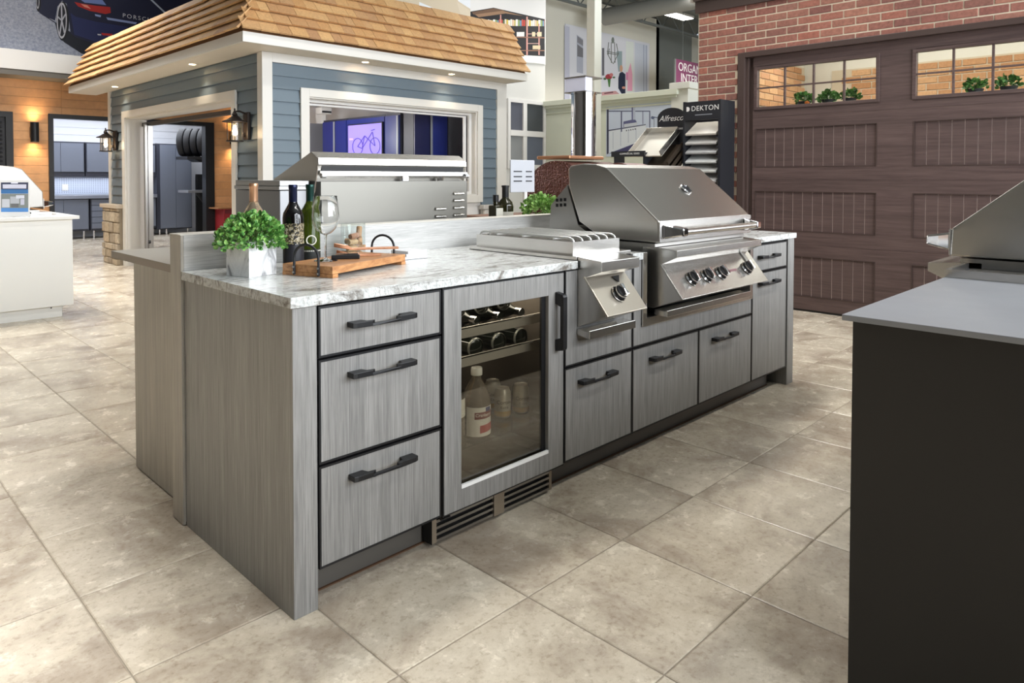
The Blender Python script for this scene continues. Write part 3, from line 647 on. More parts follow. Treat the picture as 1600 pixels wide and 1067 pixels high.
part('foot', MB().lathe([(0.0, 0.0), (0.040, 0.0), (0.0405, 0.0015), (0.02, 0.004), (0.005, 0.009), (0.0036, 0.014)], 36, (gx, gy, ZT)), GLASS, wg)
part('stem', MB().lathe([(0.0036, 0.014), (0.0034, 0.05), (0.0036, 0.083), (0.006, 0.092)], 20, (gx, gy, ZT)), GLASS, wg)
op = [(0.0, 0.0915), (0.006, 0.092), (0.020, 0.098), (0.036, 0.114), (0.046, 0.138), (0.0475, 0.155), (0.045, 0.185), (0.040, 0.228)]
part('bowl', MB().lathe(op + [(0.0395, 0.2285)] + [(r_-0.0011, v+0.001) for r_, v in op[:0:-1]] + [(0.0, 0.0935)], 40, (gx, gy, ZT), caps=False), GLASS, wg)
# wooden servers lying on the board
SPW = grain('cherry_wood', (176, 118, 84), (214, 160, 124), (30, 30, 30), 0.45)
def server(label, x0, y0, x1, y1, z):
    a, c = Vector((*tray_pt(x0, y0), z)), Vector((*tray_pt(x1, y1), z)); d = (c-a); L = d.length; d.normalize(); s = Vector((-d.y, d.x, 0))
    t = thing('wooden_server', label, 'spoon', a, group='wooden salad servers')
    N = 18; hwid, zc = [], []
    for k in range(N+1):
        u = k/N
        hwid.append(0.024*math.sin(min(1, u/0.16)*PI/2)**0.7 if u < 0.17 else (0.024 - (0.024-0.0085)*min(1, (u-0.17)/0.12) if u < 0.29 else 0.0085 + 0.007*max(0, (u-0.5)/0.5)))
        zc.append(0.012*max(0, 1-u/0.25) + 0.004)
    mb = MB(); vs = []
    for k in range(N+1):
        p = a + d*L*k/N; hw = max(hwid[k], 0.002); cup = 0.008 if k/N < 0.25 else -0.001
        for q, dz in ((-1, cup), (-0.5, 0.002), (0, 0), (0.5, 0.002), (1, cup)): vs.append(p + s*hw*q + Vector((0, 0, zc[k]+dz+0.002)))
        for q in (1, 0, -1): vs.append(p + s*hw*q*0.9 + Vector((0, 0, zc[k]-0.004 + (cup if q else 0)*0.5)))
    fs = []
    for k in range(N):
        for q in range(8): fs.append((k*8+q, k*8+(q+1) % 8, (k+1)*8+(q+1) % 8, (k+1)*8+q))
    fs += [tuple(range(8))[::-1], tuple(range(N*8, N*8+8))]; mb.add(vs, fs, True)
    part('server_body', mb, SPW, t)
server('upper wooden server lying across the board', 0.235, 0.185, 0.395, 0.010, ZT+0.024)
server('lower wooden server lying flat under the other one', 0.225, 0.165, 0.350, 0.060, ZT+0.001)
cx_, cy_ = tray_pt(0.195, 0.10); d = Vector((math.cos(-0.55), math.sin(-0.55), 0)); s = Vector((-d.y, d.x, 0))
ck = thing('corkscrew', 'folded black waiter corkscrew lying on the board', 'corkscrew', (cx_, cy_, ZT))
part('body', MB().obox(Vector((cx_, cy_, ZT+0.008)), d, s, (0, 0, 1), 0.05, 0.008, 0.0075), BLACK, ck, bevel=0.003)
part('lever', MB().obox(Vector((cx_, cy_, ZT+0.018)) + d*0.004, d, s, (0, 0, 1), 0.040, 0.0035, 0.0025), CHROME, ck, bevel=0.001)
pts = [Vector((cx_, cy_, ZT+0.010)) + d*(-0.03+0.002*k) + s*(0.0105+0.0025*math.cos(k*0.9)) + Vector((0, 0, 0.0025*math.sin(k*0.9))) for k in range(26)]
part('worm', MB().tube(pts, 0.0011, 6), CHROME, ck)
for q in (-0.03, 0.0, 0.03): part('rivet', MB().lathe([(0.004, 0.0158), (0.0035, 0.0172), (0.0, 0.0175)], 10, (cx_+d.x*q, cy_+d.y*q, ZT)), CHROME, ck)
# jar of corks
jx, jy = 0.640, 0.690
jr = thing('cork_jar', 'clear glass jar of wine corks against the upstand', 'jar', (jx, jy, ZC))
op = [(0.0, 0.0), (0.046, 0.0), (0.050, 0.005), (0.050, 0.145)]
part('glass', MB().lathe(op + [(0.047, 0.145), (0.047, 0.008), (0.0, 0.008)], 36, (jx, jy, ZC), caps=False), pane_mat('jar_glass', (250, 252, 251), 0.15), jr)
CORK = rndcol('cork', [(196, 158, 118), (178, 136, 98), (206, 176, 140), (160, 116, 96)], 0.8, 160, 0.3)
CORKME = MB().lathe([(0.0, -0.022), (0.0105, -0.022), (0.0115, -0.0205), (0.0115, 0.0205), (0.0105, 0.022), (0.0, 0.022)], 14).mesh('cork')
spots = [(-.022, -.018, .021, 0, 0.3), (.02, -.02, .021, 0, 1.2), (-.018, .02, .021, 0, 2.0), (.022, .018, .021, 0, 0.4), (-.02, -.022, .045, 0, 0.1), (.018, -.024, .046, 0, 2.6), (0, .014, .045, 0, 1.2), (-.016, -.022, .070, 0, 0.2), (.022, -.014, .072, 0.5, 1.0), (0, .02, .070, 0, 2.4), (-.008, -.018, .094, 0.1, 0.3), (.029, .0, .108, 1.25, 0.8)]
for k, (x, y, z, tl, rz) in enumerate(spots):
    o = solo('wine_cork', CORKME, CORK, 'used wine cork in the clear glass jar', 'cork', group='corks in the glass jar', loc=(jx+x, jy+y, ZC+z))
    o.rotation_euler = (0, PI/2-tl, rz)
# stacked white coasters
for k in range(3):
    solo('coaster', MB().obox((0, 0, 0), (1, 0, 0), (0, 1, 0), (0, 0, 1), 0.055, 0.05, 0.0055), M('coaster_white_%d' % k, (214, 215, 218), 0.6), ['white square coaster at the bottom of the stack', 'white square coaster in the middle of the stack', 'white square coaster on top of the stack'][k], 'coaster', 0.0015, 'white coasters beside the board', loc=(0.815, 0.545, ZC+0.0062+k*0.0115), rot=(0, 0, 0.05+0.09*(k-1)))
# flat prints: colour, outline on the board (horizontal, height)
PR_CAR = [
 ((18, 20, 34), [(1.938, 4.011), (2.001, 3.957), (2.202, 3.84), (2.237, 3.673), (2.33, 3.534), (2.597, 3.372), (2.835, 3.356), (3.022, 3.695), (2.427, 3.722)]),
 ((22, 26, 58), [(1.93, 4.812), (1.931, 4.179), (1.947, 4.012), (2.055, 3.924), (2.202, 3.883), (2.243, 4.126), (2.31, 4.235), (2.376, 4.192), (2.403, 4.023), (2.427, 3.7), (2.504, 3.645), (2.838, 3.558), (3.336, 3.739), (4.001, 4.069), (4.967, 4.715), (4.974, 5.464)]),
 ((12, 12, 20), [(2.411, 3.904), (2.405, 3.799), (2.39, 3.703), (2.368, 3.625), (2.341, 3.574), (2.311, 3.553), (2.282, 3.566), (2.256, 3.61), (2.236, 3.681), (2.224, 3.772), (2.221, 3.875), (2.227, 3.979), (2.242, 4.074), (2.263, 4.152), (2.29, 4.204), (2.32, 4.226), (2.349, 4.214), (2.375, 4.171), (2.395, 4.1), (2.407, 4.008)]),
 ((206, 206, 214), [(2.377, 3.91), (2.372, 3.814), (2.36, 3.726), (2.343, 3.655), (2.321, 3.608), (2.297, 3.589), (2.274, 3.601), (2.254, 3.642), (2.238, 3.708), (2.228, 3.792), (2.226, 3.886), (2.231, 3.982), (2.243, 4.07), (2.26, 4.14), (2.282, 4.188), (2.305, 4.207), (2.328, 4.196), (2.349, 4.156), (2.365, 4.09), (2.375, 4.005)]),
 ((30, 30, 40), [(2.361, 3.908), (2.357, 3.823), (2.348, 3.746), (2.334, 3.684), (2.316, 3.643), (2.298, 3.627), (2.279, 3.638), (2.263, 3.674), (2.251, 3.732), (2.244, 3.806), (2.242, 3.889), (2.246, 3.973), (2.255, 4.05), (2.269, 4.111), (2.286, 4.153), (2.305, 4.169), (2.323, 4.159), (2.339, 4.123), (2.352, 4.065), (2.359, 3.991)]),
 ((196, 196, 206), [(2.31, 3.893), (2.369, 4.013), (2.351, 4.022), (2.292, 3.903)]),
 ((196, 196, 206), [(2.291, 3.894), (2.329, 3.687), (2.35, 3.695), (2.311, 3.902)]),
 ((196, 196, 206), [(2.291, 3.898), (2.256, 3.653), (2.276, 3.652), (2.312, 3.898)]),
 ((196, 196, 206), [(2.308, 3.908), (2.249, 3.962), (2.234, 3.942), (2.294, 3.888)]),
 ((196, 196, 206), [(2.312, 3.9), (2.31, 4.18), (2.289, 4.176), (2.291, 3.896)]),
 ((16, 16, 24), [(2.003, 4.149), (2.001, 4.103), (1.995, 4.06), (1.986, 4.026), (1.976, 4.003), (1.965, 3.994), (1.954, 3.999), (1.944, 4.019), (1.936, 4.05), (1.932, 4.091), (1.93, 4.136), (1.933, 4.183), (1.938, 4.225), (1.947, 4.259), (1.957, 4.282), (1.969, 4.291), (1.98, 4.286), (1.99, 4.267), (1.997, 4.235), (2.002, 4.195)]),
 ((200, 200, 208), [(1.98, 4.156), (1.978, 4.119), (1.974, 4.086), (1.969, 4.059), (1.963, 4.042), (1.956, 4.035), (1.949, 4.04), (1.944, 4.055), (1.939, 4.08), (1.937, 4.112), (1.936, 4.148), (1.937, 4.184), (1.941, 4.217), (1.946, 4.244), (1.952, 4.262), (1.959, 4.268), (1.966, 4.264), (1.972, 4.248), (1.976, 4.224), (1.979, 4.191)]),
 ((30, 30, 40), [(1.971, 4.154), (1.97, 4.128), (1.968, 4.104), (1.965, 4.084), (1.961, 4.072), (1.957, 4.067), (1.952, 4.07), (1.949, 4.082), (1.946, 4.1), (1.944, 4.123), (1.944, 4.149), (1.945, 4.176), (1.947, 4.2), (1.951, 4.219), (1.955, 4.232), (1.959, 4.237), (1.963, 4.233), (1.967, 4.222), (1.969, 4.204), (1.971, 4.18)]),
 ((34, 42, 92), [(2.432, 4.049), (2.508, 3.996), (2.823, 3.957), (3.339, 3.946), (3.337, 3.762), (2.838, 3.603), (2.485, 3.686)]),
 ((186, 40, 34), [(2.492, 4.245), (2.628, 4.236), (2.826, 4.237), (3.05, 4.252), (3.059, 4.152), (2.976, 4.116), (2.725, 4.131), (2.549, 4.178)]),
 ((236, 150, 130), [(2.589, 4.229), (2.687, 4.224), (2.745, 4.167), (2.647, 4.184)]),
 ((150, 166, 214), [(2.804, 4.088), (2.905, 4.082), (2.894, 4.047), (2.814, 4.056)]),
 ((150, 166, 214), [(2.986, 4.062), (3.49, 4.049), (3.468, 4.011), (3.006, 4.02)]),
 ((120, 140, 200), [(2.512, 4.347), (2.928, 4.355), (2.988, 4.276), (2.648, 4.261)]),
 ((226, 226, 232), [(2.84, 3.748), (2.901, 3.751), (2.9, 3.729), (2.85, 3.727)]),
 ((200, 44, 40), [(2.901, 3.774), (3.085, 3.783), (3.064, 3.746), (2.921, 3.737)]),
 ((170, 176, 210), [(3.002, 3.737), (3.147, 3.735), (3.126, 3.709), (3.023, 3.706)]),
 ((190, 200, 220), [(3.617, 4.582), (4.016, 4.251), (4.036, 4.276), (3.636, 4.607)]),
]
PR_BOOK = [
 ((205, 190, 166), [(4.785, 4.147), (5.696, 4.331), (6.938, 4.581), (6.938, 3.534), (4.781, 3.235)]),
 ((224, 228, 232), [(5.879, 3.946), (6.325, 3.873), (5.878, 3.799)]),
 ((226, 228, 232), [(6.458, 4.484), (6.938, 4.581), (6.938, 4.016), (6.674, 4.096)]),
 ((212, 198, 176), [(6.646, 4.081), (6.952, 3.977), (6.953, 3.746), (6.784, 3.72)]),
 ((34, 32, 36), [(6.938, 3.974), (7.464, 4.126), (8.761, 4.136), (8.764, 3.437), (6.938, 3.219)]),
 ((150, 118, 92), [(6.967, 3.969), (7.464, 4.115), (8.203, 4.104), (7.755, 4.076), (7.124, 3.91)]),
 ((110, 84, 66), [(6.967, 3.969), (7.464, 4.115), (7.755, 4.131), (7.009, 3.934)]),
 ((226, 216, 196), [(7.197, 3.882), (7.237, 3.888), (7.237, 3.787), (7.197, 3.781)]),
 ((220, 190, 70), [(7.241, 3.882), (7.272, 3.886), (7.272, 3.792), (7.241, 3.787)]),
 ((236, 230, 214), [(7.276, 3.88), (7.325, 3.888), (7.325, 3.8), (7.276, 3.792)]),
 ((236, 232, 224), [(7.33, 3.904), (7.367, 3.91), (7.367, 3.806), (7.33, 3.8)]),
 ((232, 200, 170), [(7.371, 3.904), (7.412, 3.91), (7.412, 3.812), (7.371, 3.806)]),
 ((214, 196, 120), [(7.416, 3.904), (7.448, 3.909), (7.448, 3.817), (7.416, 3.812)]),
 ((240, 236, 230), [(7.452, 3.925), (7.502, 3.933), (7.502, 3.825), (7.452, 3.818)]),
 ((150, 170, 110), [(7.506, 3.927), (7.544, 3.933), (7.545, 3.831), (7.507, 3.826)]),
 ((120, 150, 170), [(7.549, 3.927), (7.59, 3.933), (7.59, 3.838), (7.549, 3.832)]),
 ((200, 90, 80), [(7.595, 3.95), (7.627, 3.955), (7.627, 3.843), (7.595, 3.838)]),
 ((190, 70, 60), [(7.632, 3.949), (7.682, 3.957), (7.683, 3.851), (7.632, 3.844)]),
 ((90, 110, 80), [(7.687, 3.95), (7.726, 3.956), (7.726, 3.858), (7.687, 3.852)]),
 ((226, 216, 196), [(7.73, 3.973), (7.772, 3.98), (7.773, 3.865), (7.731, 3.858)]),
 ((220, 190, 70), [(7.777, 3.973), (7.81, 3.978), (7.81, 3.87), (7.777, 3.865)]),
 ((236, 230, 214), [(7.815, 3.971), (7.867, 3.979), (7.867, 3.878), (7.815, 3.87)]),
 ((236, 232, 224), [(7.871, 3.994), (7.911, 4.0), (7.911, 3.885), (7.872, 3.879)]),
 ((232, 200, 170), [(7.916, 3.993), (7.959, 3.999), (7.959, 3.892), (7.916, 3.885)]),
 ((214, 196, 120), [(7.963, 3.992), (7.997, 3.997), (7.997, 3.897), (7.964, 3.892)]),
 ((240, 236, 230), [(8.002, 4.013), (8.055, 4.021), (8.055, 3.906), (8.002, 3.898)]),
 ((150, 170, 110), [(8.06, 4.013), (8.1, 4.02), (8.1, 3.912), (8.06, 3.906)]),
 ((120, 150, 170), [(8.105, 4.012), (8.149, 4.019), (8.149, 3.919), (8.105, 3.913)]),
 ((200, 90, 80), [(8.154, 4.035), (8.188, 4.04), (8.188, 3.925), (8.154, 3.92)]),
 ((190, 70, 60), [(8.193, 4.032), (8.247, 4.041), (8.248, 3.934), (8.193, 3.925)]),
 ((90, 110, 80), [(8.252, 4.033), (8.294, 4.039), (8.294, 3.94), (8.253, 3.934)]),
 ((226, 216, 196), [(8.298, 4.055), (8.343, 4.062), (8.344, 3.948), (8.299, 3.941)]),
 ((220, 190, 70), [(8.348, 4.055), (8.383, 4.06), (8.384, 3.953), (8.349, 3.948)]),
 ((236, 230, 214), [(8.388, 4.052), (8.444, 4.061), (8.444, 3.962), (8.389, 3.954)]),
 ((236, 232, 224), [(8.449, 4.077), (8.491, 4.084), (8.491, 3.969), (8.449, 3.963)]),
 ((232, 200, 170), [(8.496, 4.076), (8.542, 4.083), (8.542, 3.976), (8.497, 3.97)]),
 ((214, 196, 120), [(8.547, 4.075), (8.583, 4.081), (8.583, 3.982), (8.548, 3.977)]),
 ((240, 236, 230), [(8.588, 4.097), (8.645, 4.106), (8.645, 3.991), (8.589, 3.983)]),
 ((150, 170, 110), [(8.65, 4.098), (8.693, 4.104), (8.693, 3.998), (8.65, 3.992)]),
 ((120, 150, 170), [(8.698, 4.097), (8.745, 4.104), (8.746, 4.006), (8.699, 3.999)]),
 ((200, 90, 80), [(8.75, 4.12), (8.761, 4.122), (8.761, 4.008), (8.751, 4.006)]),
 ((206, 150, 140), [(8.269, 4.104), (8.31, 4.11), (8.312, 3.429), (8.271, 3.424)]),
 ((206, 150, 140), [(8.588, 4.028), (8.623, 4.033), (8.625, 3.467), (8.591, 3.463)]),
 ((206, 150, 140), [(7.616, 4.032), (7.647, 4.037), (7.647, 3.851), (7.616, 3.846)]),
 ((150, 110, 90), [(8.009, 3.696), (8.762, 3.789), (8.762, 3.808), (8.009, 3.714)]),
 ((150, 110, 90), [(8.01, 3.462), (8.763, 3.557), (8.763, 3.574), (8.01, 3.478)]),
 ((210, 170, 160), [(8.303, 3.797), (8.606, 3.84), (8.606, 3.852), (8.303, 3.808)]),
 ((210, 170, 160), [(8.303, 3.627), (8.607, 3.667), (8.607, 3.679), (8.303, 3.638)]),
 ((232, 230, 226), [(8.025, 3.796), (8.22, 3.825), (8.22, 3.746), (8.025, 3.718)]),
 ((226, 206, 170), [(8.419, 3.854), (8.504, 3.866), (8.504, 3.786), (8.42, 3.774)]),
 ((226, 206, 170), [(8.555, 3.873), (8.675, 3.891), (8.675, 3.81), (8.555, 3.793)]),
 ((214, 196, 160), [(8.437, 3.616), (8.641, 3.643), (8.642, 3.573), (8.437, 3.547)]),
 ((232, 231, 226), [(8.107, 3.404), (8.764, 3.461), (8.764, 3.321), (8.172, 3.287)]),
]
PR_ROOM = [
 ((222, 223, 230), [(12.814, 5.074), (16.543, 5.122), (16.561, 3.572), (12.826, 2.98)]),
 ((196, 198, 214), [(12.814, 5.074), (13.014, 5.072), (13.026, 2.994), (12.826, 2.98)]),
 ((178, 182, 196), [(13.295, 4.917), (13.556, 4.839), (13.562, 3.945), (13.301, 3.95)]),
 ((132, 132, 140), [(13.321, 4.888), (13.556, 4.806), (13.557, 4.657), (13.322, 4.724)]),
 ((120, 120, 126), [(13.323, 4.675), (13.558, 4.591), (13.559, 4.359), (13.325, 4.364)]),
 ((206, 212, 224), [(15.873, 5.069), (16.511, 5.063), (16.528, 3.606), (15.89, 3.554)]),
 ((168, 176, 196), [(16.285, 5.051), (16.333, 5.057), (16.35, 3.591), (16.301, 3.587)]),
 ((168, 176, 196), [(16.414, 5.05), (16.462, 5.056), (16.479, 3.602), (16.431, 3.598)]),
 ((226, 232, 226), [(15.444, 5.046), (15.811, 5.06), (15.827, 3.549), (15.459, 3.519)]),
 ((104, 104, 112), [(14.357, 4.71), (14.455, 4.723), (14.461, 3.987), (14.363, 3.977)]),
 ((150, 168, 172), [(15.001, 4.706), (15.266, 4.74), (15.272, 4.175), (15.094, 4.157)]),
 ((120, 128, 122), [(14.902, 4.99), (14.899, 4.962), (14.89, 4.937), (14.876, 4.916), (14.858, 4.901), (14.839, 4.894), (14.819, 4.896), (14.801, 4.906), (14.787, 4.923), (14.778, 4.946), (14.774, 4.972), (14.777, 5.0), (14.786, 5.025), (14.8, 5.046), (14.818, 5.061), (14.837, 5.068), (14.857, 5.066), (14.875, 5.056), (14.889, 5.039), (14.898, 5.016)]),
 ((112, 116, 112), [(14.665, 4.735), (14.609, 4.556), (14.643, 4.556), (14.699, 4.735)]),
 ((112, 116, 112), [(14.635, 4.903), (14.581, 4.586), (14.614, 4.588), (14.669, 4.905)]),
 ((112, 116, 112), [(14.981, 4.911), (15.072, 4.643), (15.107, 4.651), (15.016, 4.92)]),
 ((112, 116, 112), [(14.582, 4.58), (14.814, 4.348), (14.844, 4.361), (14.612, 4.593)]),
 ((112, 116, 112), [(15.073, 4.65), (14.843, 4.343), (14.874, 4.338), (15.105, 4.645)]),
 ((112, 116, 112), [(14.565, 4.641), (15.115, 4.64), (15.122, 4.662), (14.572, 4.662)]),
 ((112, 116, 112), [(14.749, 4.917), (14.754, 4.363), (14.788, 4.367), (14.784, 4.922)]),
 ((112, 116, 112), [(14.893, 4.936), (14.928, 4.383), (14.963, 4.388), (14.928, 4.941)]),
 ((112, 116, 112), [(14.594, 4.593), (15.087, 4.602), (15.093, 4.623), (14.6, 4.614)]),
 ((168, 60, 70), [(14.818, 3.988), (14.788, 3.939), (14.709, 3.903), (14.612, 3.894), (14.534, 3.914), (14.504, 3.957), (14.533, 4.005), (14.611, 4.041), (14.708, 4.051), (14.787, 4.031)]),
 ((198, 120, 120), [(14.861, 4.045), (14.836, 4.005), (14.775, 3.984), (14.713, 3.993), (14.688, 4.027), (14.713, 4.066), (14.774, 4.088), (14.835, 4.079)]),
 ((70, 120, 60), [(14.603, 3.915), (14.746, 3.929), (14.719, 3.701), (14.662, 3.696)]),
 ((80, 110, 80), [(14.561, 3.911), (14.54, 3.884), (14.49, 3.869), (14.44, 3.874), (14.419, 3.897), (14.44, 3.923), (14.49, 3.938), (14.54, 3.933)]),
 ((80, 110, 80), [(14.963, 3.985), (14.942, 3.965), (14.891, 3.952), (14.839, 3.955), (14.818, 3.971), (14.839, 3.991), (14.89, 4.004), (14.942, 4.002)]),
 ((196, 150, 150), [(14.352, 3.531), (14.981, 3.62), (15.159, 3.547), (15.1, 3.472), (14.354, 3.394)]),
 ((110, 70, 80), [(14.465, 3.523), (14.865, 3.592), (14.865, 3.557), (14.465, 3.489)]),
 ((34, 42, 66), [(15.153, 4.128), (15.272, 4.175), (15.423, 4.12), (15.429, 3.516), (15.278, 3.539), (15.098, 3.7), (15.096, 3.981)]),
 ((206, 160, 130), [(15.298, 4.267), (15.289, 4.217), (15.263, 4.179), (15.227, 4.162), (15.191, 4.171), (15.165, 4.204), (15.155, 4.251), (15.164, 4.3), (15.19, 4.339), (15.225, 4.356), (15.261, 4.347), (15.288, 4.314)]),
 ((212, 150, 130), [(15.442, 3.749), (15.415, 3.719), (15.352, 3.701), (15.288, 3.707), (15.261, 3.732), (15.287, 3.762), (15.351, 3.779), (15.415, 3.774)]),
 ((240, 172, 196), [(15.543, 4.204), (15.663, 4.468), (15.759, 4.155), (15.764, 3.688), (15.518, 3.666)]),
 ((226, 140, 180), [(15.452, 4.177), (15.543, 4.186), (15.546, 3.972), (15.455, 3.963)]),
]
PR_KIT = [
 ((206, 216, 232), [(5.579, 2.433), (4.279, 2.446), (4.273, 1.743), (5.574, 1.64)]),
 ((64, 62, 84), [(5.579, 2.433), (5.539, 2.431), (5.534, 1.65), (5.574, 1.64)]),
 ((72, 70, 110), [(5.534, 1.65), (4.775, 1.872), (4.415, 1.97), (4.273, 1.803), (4.273, 1.743)]),
 ((120, 150, 206), [(4.8, 1.862), (4.776, 1.996), (4.558, 2.038), (4.357, 2.028), (4.274, 1.904), (4.274, 1.864), (4.533, 1.935)]),
 ((226, 232, 238), [(5.523, 2.051), (4.789, 2.111), (4.788, 1.862), (5.521, 1.671)]),
 ((66, 70, 96), [(5.536, 2.051), (4.789, 2.111), (4.789, 2.097), (5.536, 2.032)]),
 ((84, 88, 120), [(5.539, 2.376), (4.705, 2.323), (4.705, 2.308), (5.538, 2.36)]),
 ((84, 88, 120), [(4.724, 2.314), (4.705, 2.313), (4.702, 1.962), (4.721, 1.963)]),
 ((84, 88, 120), [(5.286, 2.35), (5.26, 2.348), (5.258, 2.007), (5.284, 2.008)]),
 ((84, 88, 120), [(4.853, 2.322), (4.841, 2.321), (4.839, 2.113), (4.851, 2.114)]),
 ((98, 100, 140), [(5.068, 2.43), (4.998, 2.426), (4.99, 2.194), (4.951, 2.13), (5.232, 2.08), (5.233, 2.176), (5.066, 2.199)]),
 ((190, 198, 214), [(5.042, 2.429), (4.998, 2.426), (4.99, 2.194), (5.04, 2.197)]),
 ((206, 212, 220), [(5.22, 2.133), (4.952, 2.151), (4.964, 2.099), (5.219, 2.08)]),
 ((50, 54, 70), [(5.154, 2.023), (5.161, 2.013), (5.174, 2.013), (5.18, 2.025), (5.174, 2.035), (5.161, 2.035)]),
 ((50, 54, 70), [(5.111, 2.028), (5.117, 2.017), (5.13, 2.018), (5.136, 2.029), (5.13, 2.04), (5.117, 2.039)]),
 ((50, 54, 70), [(5.067, 2.032), (5.073, 2.022), (5.086, 2.022), (5.093, 2.033), (5.086, 2.044), (5.074, 2.044)]),
 ((50, 54, 70), [(5.024, 2.037), (5.03, 2.026), (5.043, 2.027), (5.049, 2.038), (5.043, 2.048), (5.03, 2.048)]),
 ((50, 54, 70), [(4.981, 2.041), (4.987, 2.03), (5.0, 2.031), (5.006, 2.042), (5.0, 2.053), (4.987, 2.052)]),
 ((168, 180, 198), [(5.447, 2.015), (5.445, 1.724), (5.436, 1.723), (5.438, 2.015)]),
 ((168, 180, 198), [(5.289, 2.029), (5.287, 1.773), (5.278, 1.773), (5.28, 2.029)]),
 ((168, 180, 198), [(5.133, 2.044), (5.132, 1.821), (5.123, 1.821), (5.124, 2.043)]),
 ((168, 180, 198), [(4.98, 2.058), (4.979, 1.869), (4.97, 1.868), (4.972, 2.057)]),
 ((90, 100, 130), [(4.682, 2.223), (4.561, 2.195), (4.558, 2.207), (4.679, 2.235)]),
 ((120, 130, 150), [(4.637, 2.185), (4.636, 1.99), (4.624, 1.99), (4.625, 2.185)]),
 ((100, 110, 140), [(4.619, 2.205), (4.63, 2.188), (4.656, 2.182), (4.681, 2.191), (4.692, 2.209), (4.682, 2.226), (4.656, 2.232), (4.63, 2.223)]),
]
PR_BRO = [
 ((40, 46, 72), [(0.275, 1.196), (0.47, 1.196), (0.469, 1.134), (0.274, 1.137)]),
 ((206, 206, 222), [(0.286, 1.18), (0.456, 1.179), (0.455, 1.143), (0.286, 1.145)]),
 ((226, 226, 236), [(0.345, 1.197), (0.396, 1.197), (0.395, 1.186), (0.345, 1.186)]),
 ((44, 104, 160), [(0.274, 1.137), (0.469, 1.134), (0.469, 1.098), (0.274, 1.101)]),
 ((122, 128, 124), [(0.274, 1.099), (0.469, 1.096), (0.467, 0.973), (0.272, 0.979)]),
 ((196, 198, 204), [(0.28, 1.055), (0.334, 1.054), (0.333, 0.983), (0.279, 0.984)]),
 ((176, 178, 184), [(0.339, 1.076), (0.403, 1.074), (0.402, 1.014), (0.338, 1.015)]),
 ((96, 96, 96), [(0.343, 1.015), (0.398, 1.014), (0.397, 0.981), (0.342, 0.982)]),
 ((210, 212, 222), [(0.38, 1.086), (0.44, 1.085), (0.44, 1.057), (0.38, 1.058)]),
 ((190, 190, 206), [(0.412, 1.052), (0.44, 1.052), (0.439, 1.002), (0.411, 1.002)]),
 ((74, 132, 196), [(0.272, 0.979), (0.467, 0.973), (0.466, 0.94), (0.272, 0.946)]),
]
